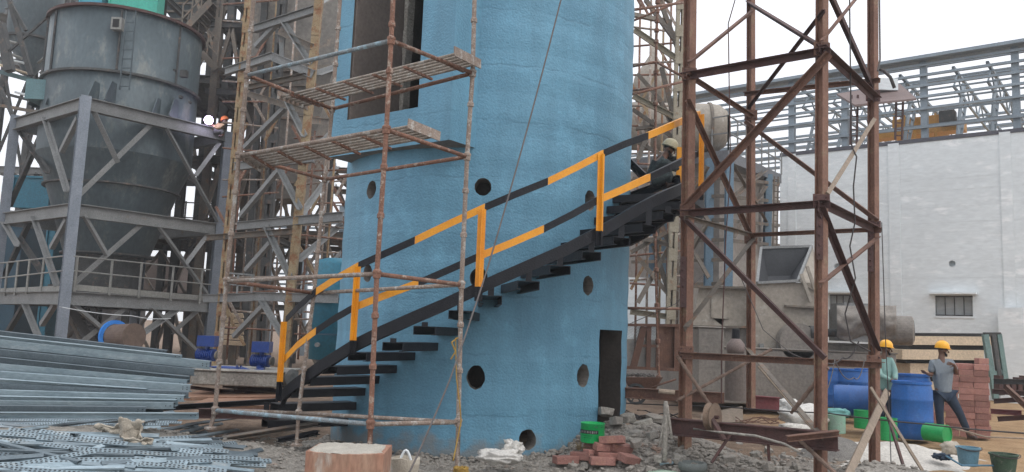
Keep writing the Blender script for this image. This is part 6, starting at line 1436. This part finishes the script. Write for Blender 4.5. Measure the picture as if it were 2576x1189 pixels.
# rubber pot / tyre in front, lower right centre
q = MB(); p = OG(1742, 1182, 0); q.lathe(p, [(.14, -.03), (.17, .02), (.17, .07), (.155, .085), (.13, .08), (.12, .03), (.01, .03)], 30); tag(q.build('dusty_pan', mat('dusty_grey_green', (.17, .19, .18), (.12, .135, .13), 5), None, True), 'dusty grey green round pan in the rubble below the I beam', 'pan')
q = MB(); p = OG(1670, 1195, 0); q.lathe(p, [(.18, 0), (.19, .03), (.02, .045)], 30); tag(q.build('green_lid', mat('pale_green_lid', (.38, .50, .40), (.30, .40, .32), 5), None, True), 'pale green flat lid at the bottom edge left of the dusty pan', 'lid')
q = MB(); q.path([OG(1660, 1168, .03), OG(1690, 1165, .04), OG(1720, 1150, .04)], .022, 8); tag(q.build('blue_pipe_offcut', mat('pale_blue_pipe', (.25, .33, .37), (.2, .27, .31), 4)), 'short pale blue pipe offcut beside the dusty pan', 'pipe')

# ================================================================ people
def skinned(name, jn, edges, m, parent, root=0, sub=2, local=None):
    keys = list(jn); me = bpy.data.meshes.new(name); o0 = ORG[parent.name]
    me.from_pydata([V(jn[k][0]) - o0 for k in keys], [(keys.index(a), keys.index(b)) for a, b in edges], [])
    o = bpy.data.objects.new(name, me); COL.objects.link(o)
    s = o.modifiers.new('s', 'SKIN'); s.use_smooth_shade = True
    for i, k in enumerate(keys):
        r = jn[k][1]; me.skin_vertices[0].data[i].radius = (r, r) if not isinstance(r, tuple) else r
    me.skin_vertices[0].data[keys.index(root) if isinstance(root, str) else 0].use_root = True
    u = o.modifiers.new('u', 'SUBSURF'); u.levels = sub; u.render_levels = sub
    dg = bpy.context.evaluated_depsgraph_get(); dg.update(); m2 = bpy.data.meshes.new_from_object(o.evaluated_get(dg), depsgraph=dg)
    o.modifiers.clear(); o.data = m2; m2.materials.clear(); m2.materials.append(m); o.parent = parent
    for p_ in m2.polygons: p_.use_smooth = True
    ORG[o.name] = o0; return o
def person(label, base, J, facing, helm, shirt, trouser, boots, tilt=0, helmet_mat=None, beard=True, sleeves=True):
    """J: joints in world coordinates. facing: head direction (horizontal)."""
    t = thing('person', label, 'person', base)
    hd = V(J['head']); f = V(facing).normalized(); s_ = f.cross(V((0, 0, 1))).normalized(); up = s_.cross(f).normalized()
    jn = {}; ed = []
    def add(k, p, r): jn[k] = (V(p), r)
    add('pelvis', J['pelvis'], .095); add('waist', V(J['pelvis']).lerp(V(J['chest']), .45), .09); add('chest', J['chest'], .10); add('neckb', J['neck'], .06)
    add('neck', V(J['neck']).lerp(hd, .4), .052); ed += [('pelvis', 'waist'), ('waist', 'chest'), ('chest', 'neckb'), ('neckb', 'neck')]
    # head as part of the same chain
    add('h0', hd - up * .055, .062); add('h1', hd, .078); add('h2', hd + up * .055, .078); ed += [('neck', 'h0'), ('h0', 'h1'), ('h1', 'h2')]
    for sd in 'LR':
        add('sh' + sd, J['sh' + sd], .058); add('el' + sd, J['el' + sd], .040); add('wr' + sd, J['wr' + sd], .026)
        ed += [('chest', 'sh' + sd), ('sh' + sd, 'el' + sd), ('el' + sd, 'wr' + sd)]
        add('hip' + sd, J['hip' + sd], .09); add('kn' + sd, J['kn' + sd], .056); add('an' + sd, J['an' + sd], .04); add('toe' + sd, J['toe' + sd], .032)
        ed += [('pelvis', 'hip' + sd), ('hip' + sd, 'kn' + sd), ('kn' + sd, 'an' + sd), ('an' + sd, 'toe' + sd)]
        # hand: palm and five fingers
        w_ = V(J['wr' + sd]); hdv = V(J['hand' + sd]).normalized(); side = hdv.cross(V(J.get('palm' + sd, (0, -1, 0)))).normalized()
        pl = w_ + hdv * .07; add('pm' + sd, pl, (.030, .016)); ed.append(('wr' + sd, 'pm' + sd))
        nrm = V(J.get('palm' + sd, (0, -1, 0))).normalized()
        for k in range(4):
            a = pl + side * (.024 - .016 * k) + hdv * .012; Lf = (.030, .034, .032, .025)[k]
            add(f'f{k}a{sd}', a, .009); b = a + hdv * Lf + nrm * .006; add(f'f{k}b{sd}', b, .008); c = b + hdv * Lf * .75 + nrm * .016; add(f'f{k}c{sd}', c, .0065)
            ed += [('pm' + sd, f'f{k}a{sd}'), (f'f{k}a{sd}', f'f{k}b{sd}'), (f'f{k}b{sd}', f'f{k}c{sd}')]
        a = w_ + hdv * .03 + side * .03; b = a + side * .025 + hdv * .025 + nrm * .008; add('t0' + sd, a, .011); add('t1' + sd, b, .009); c = b + hdv * .022; add('t2' + sd, c, .008); ed += [('wr' + sd, 't0' + sd), ('t0' + sd, 't1' + sd), ('t1' + sd, 't2' + sd)]
    body = skinned('body', jn, ed, m_skin, t, 'pelvis')
    # face features joined into the body mesh
    q = MB()
    q.path([hd + f * .07 + up * .02, hd + f * .095 - up * .01, hd + f * .102 - up * .022, hd + f * .08 - up * .03], [.010, .013, .014, .008], 8)          # nose
    for k in (-1, 1): q.lathe(hd + s_ * k * .078, [(.006, -.008), (.026, -.004), (.026, .006), (.008, .008)], 10, s_ * k)   # ears
    q.path([hd + f * .068 - up * .052 + s_ * -.02, hd + f * .078 - up * .052, hd + f * .068 - up * .052 + s_ * .02], .008, 6)      # lips
    fo = q.build('face', m_skin, t, True)
    bm = bmesh.new(); bm.from_mesh(body.data); bm.from_mesh(fo.data); bm.to_mesh(body.data); bm.free(); bpy.data.objects.remove(fo)
    for k in (-1, 1):
        q = MB(); q.lathe(hd + f * .066 + s_ * k * .03 + up * .012, [(.002, 0), (.010, .004), (.009, .009), (.002, .012)], 10, f); q.build('eye', m_hair, t)
    # hair
    q = MB(); 
    def hr(u, v): a = 2 * math.pi * u; b = math.pi / 2 * v * 1.15; d = V((math.cos(a) * math.cos(math.pi / 2 - b), math.sin(a) * math.cos(math.pi / 2 - b), math.sin(math.pi / 2 - b))); fw = d.x; return hd + up * .035 + (f * d.x * .088 * (.85 if fw > 0 and v > .6 else 1) + s_ * d.y * .086 + up * d.z * .085)
    q.grid(hr, 20, 8); q.build('hair', m_hair, t, True)
    if beard:
        q = MB(); q.path([hd + s_ * .07 - up * .02 + f * .01, hd + s_ * .05 - up * .06 + f * .045, hd - up * .08 + f * .062, hd - s_ * .05 - up * .06 + f * .045, hd - s_ * .07 - up * .02 + f * .01], [.014, .02, .024, .02, .014], 8); q.build('beard', m_hair, t, True)
    # helmet
    ht = thing('safety_helmet', helm, 'helmet', hd + up * .06) if 0 else None
    q = MB(); hc = hd + up * .05 - f * .005; q.lathe(hc, [(.118, -.012), (.12, .0), (.117, .03), (.108, .065), (.085, .098), (.05, .115), (.01, .12)], 28, up); 
    q.path([hc + (f * math.cos(a) + s_ * math.sin(a)) * .122 for a in [2 * math.pi * i / 24 for i in range(25)]], .007, 6)
    def brim(u, v): a = -1.1 + 2.2 * u; r_ = .112 + (.05 * math.cos(a * 1.2)) * v; return hc + (f * math.cos(a) + s_ * math.sin(a)) * r_ - up * (.004 + .012 * v)
    q.grid(brim, 14, 3); 
    q.path([hc + f * (.118 * math.cos(a)) + up * (.124 * math.sin(a)) for a in [.25 + 2.6 * i / 12 for i in range(13)]], .008, 6)
    q.build('safety_helmet', helmet_mat or m_helm, t, True)
    # shirt
    g = 1.17; j2 = {k: jn[k] for k in ('pelvis', 'waist', 'chest')}; j2['nk'] = (V(J['neck']) - up * .02, .062)
    pv = V(J['pelvis']); j2['pelvis'] = (pv + (pv - V(J['chest'])).normalized() * .07, .158); j2['waist'] = (j2['waist'][0], .142); j2['chest'] = (j2['chest'][0], .158)
    e2 = [('pelvis', 'waist'), ('waist', 'chest'), ('chest', 'nk')]
    for sd in 'LR':
        j2['sh' + sd] = (V(J['sh' + sd]), .075); el = V(J['el' + sd]); sh0 = V(J['sh' + sd])
        if sleeves: j2['el' + sd] = (el, .054); j2['wr' + sd] = (el.lerp(V(J['wr' + sd]), .85), .040); e2 += [('chest', 'sh' + sd), ('sh' + sd, 'el' + sd), ('el' + sd, 'wr' + sd)]
        else: j2['el' + sd] = (sh0.lerp(el, .85), .062); e2 += [('chest', 'sh' + sd), ('sh' + sd, 'el' + sd)]
    skinned('shirt', j2, e2, shirt, t, 'waist')
    j3 = {'pelvis': (pv, .140)}; e3 = []
    for sd in 'LR':
        j3['hip' + sd] = (V(J['hip' + sd]), .108); j3['kn' + sd] = (V(J['kn' + sd]), .072); j3['an' + sd] = (V(J['kn' + sd]).lerp(V(J['an' + sd]), .93), .060); e3 += [('pelvis', 'hip' + sd), ('hip' + sd, 'kn' + sd), ('kn' + sd, 'an' + sd)]
    skinned('trousers', j3, e3, trouser, t, 'pelvis')
    for sd in 'LR':
        an, to = V(J['an' + sd]), V(J['toe' + sd]); hl = an + (an - to).normalized() * .04; hl.z = to.z + .01
        skinned('shoe', {'a': (an - V((0, 0, .0)), .05), 'h': (hl, .045), 'm': (hl.lerp(to, .55), .045), 't': (to + (to - hl).normalized() * .05, .036)}, [('a', 'h'), ('h', 'm'), ('m', 't')], boots, t, 'h', 2)
    return t
def pj(d, Y):
    out = {}
    for k, v in d.items(): out[k] = P(v[0], v[1], Y + (v[2] if len(v) > 2 else 0))
    return out
Y = 14.3
J = pj({'head': (2371, 883), 'neck': (2368, 903), 'chest': (2369, 932), 'pelvis': (2373, 982), 'shL': (2345, 914), 'shR': (2393, 913), 'elL': (2343, 944), 'wrL': (2334, 941, -.22), 'elR': (2405, 941, -.02), 'wrR': (2402, 918, -.24), 'hipL': (2361, 995), 'hipR': (2387, 995), 'knL': (2363, 1035, -.03), 'anL': (2367, 1084, .02), 'toeL': (2372, 1092, -.12), 'knR': (2412, 1036, -.05), 'anR': (2436, 1090, .0), 'toeR': (2452, 1102, -.12)}, Y)
J.update(handL=(-.75, -.3, .25), palmL=(-.2, .1, 1), handR=(-.95, -.1, .12), palmR=(0, 1, .2))
person('standing worker in grey shirt and navy trousers gesturing before the brick stack', P(2385, 1100, Y), J, (.93, -.25, -.05), '', m_shirt, m_jean, m_boot, sleeves=False)
Y = 14.75
J = pj({'head': (2229, 880), 'neck': (2225, 899), 'chest': (2225, 928), 'pelvis': (2224, 975), 'shL': (2206, 910, .1), 'shR': (2243, 909, -.05), 'elL': (2214, 945, -.15), 'wrL': (2247, 960, -.25), 'elR': (2252, 940, -.12), 'wrR': (2253, 960, -.3), 'hipL': (2214, 988, .05), 'hipR': (2233, 988, -.03), 'knL': (2218, 1030, -.03), 'anL': (2217, 1080), 'toeL': (2222, 1092, -.15), 'knR': (2240, 1030, -.06), 'anR': (2237, 1082, 0), 'toeR': (2244, 1092, -.15)}, Y)
J.update(handL=(.95, -.3, -.1), palmL=(0, 0, -1), handR=(.9, -.4, -.1), palmR=(0, 0, -1))
person('worker in pale green shirt leaning on the big blue drum beside the post', P(2226, 1095, Y), J, (.95, -.3, -.06), '', m_shirt2, m_jean, m_boot)
Y = 11.75
J = pj({'head': (1683, 378), 'neck': (1670, 397), 'chest': (1659, 415), 'pelvis': (1646, 447, .05), 'shL': (1663, 404, .16), 'shR': (1671, 406, -.14), 'elL': (1697, 402, .12), 'wrL': (1717, 399, .08), 'elR': (1697, 425, -.16), 'wrR': (1716, 428, -.1), 'hipL': (1655, 452, .1), 'hipR': (1657, 454, -.1), 'knL': (1686, 432, .12), 'anL': (1680, 462, .1), 'toeL': (1698, 466, .1), 'knR': (1689, 441, -.16), 'anR': (1677, 463, -.12), 'toeR': (1697, 467, -.15)}, Y)
J.update(handL=(1, 0, .1), palmL=(0, 0, -1), handR=(1, 0, .1), palmR=(0, 0, -1))
person('crouching worker in dark camouflage and dusty helmet on the stair landing', P(1675, 466, Y), J, (.9, -.3, -.35), '', m_camo, m_camo, m_boot, helmet_mat=mat('dusty_helmet', (.46, .42, .30), (.38, .33, .2), 6, .5))
Y = 25.0
J = pj({'head': (566, 306), 'neck': (562, 314), 'chest': (555, 318), 'pelvis': (542, 328), 'shL': (560, 316, .15), 'shR': (560, 317, -.15), 'elL': (548, 322, .15), 'wrL': (535, 314, .05), 'elR': (548, 324, -.2), 'wrR': (535, 316, -.2), 'hipL': (543, 331, .1), 'hipR': (545, 331, -.1), 'knL': (562, 329, .12), 'anL': (560, 341, .1), 'toeL': (553, 342, .1), 'knR': (562, 331, -.14), 'anR': (560, 342, -.12), 'toeR': (553, 343, -.12)}, Y)
J.update(handL=(-1, 0, .1), palmL=(0, 0, -1), handR=(-1, 0, .1), palmR=(0, 0, -1))
person('welder crouching on the hopper frame beam with an orange helmet', P(553, 343, Y), J, (-.9, -.3, -.3), '', mat('tan_jacket', (.26, .18, .09), (.2, .13, .06), 6), m_dst, m_boot, helmet_mat=m_orange)
q = MB(); q.lathe(P(525, 303, 24.6), [(.01, -.14), (.1, -.1), (.14, 0), (.1, .1), (.01, .14)], 16); tag(q.build('welding_arc', emis('arc_light', (.75, .6, 1.0), 30), None, True), 'glaring violet white welding arc at the right end of the hopper', 'welding arc')
ad = bpy.data.lights.new('welding_light', 'POINT'); ad.energy = 16; ad.color = (.8, .75, 1); ad.shadow_soft_size = .12; ao = bpy.data.objects.new('welding_light', ad); COL.objects.link(ao); ao.location = P(525, 303, 24.3)

# ---------------------------------------------------------------- air
q = MB(); q.box((2, 27, 11.5), (70, 62, 26.4)); hm = bpy.data.materials.new('haze'); hm.use_nodes = True; hn = hm.node_tree; hn.nodes.remove(hn.nodes['Principled BSDF'])
pv = hn.nodes.new('ShaderNodeVolumePrincipled'); pv.inputs['Color'].default_value = (.98, .99, 1, 1); pv.inputs['Density'].default_value = .0017; pv.inputs['Anisotropy'].default_value = .2
hn.links.new(pv.outputs[0], hn.nodes['Material Output'].inputs['Volume']); tag(q.build('haze', hm, None), kind='stuff')
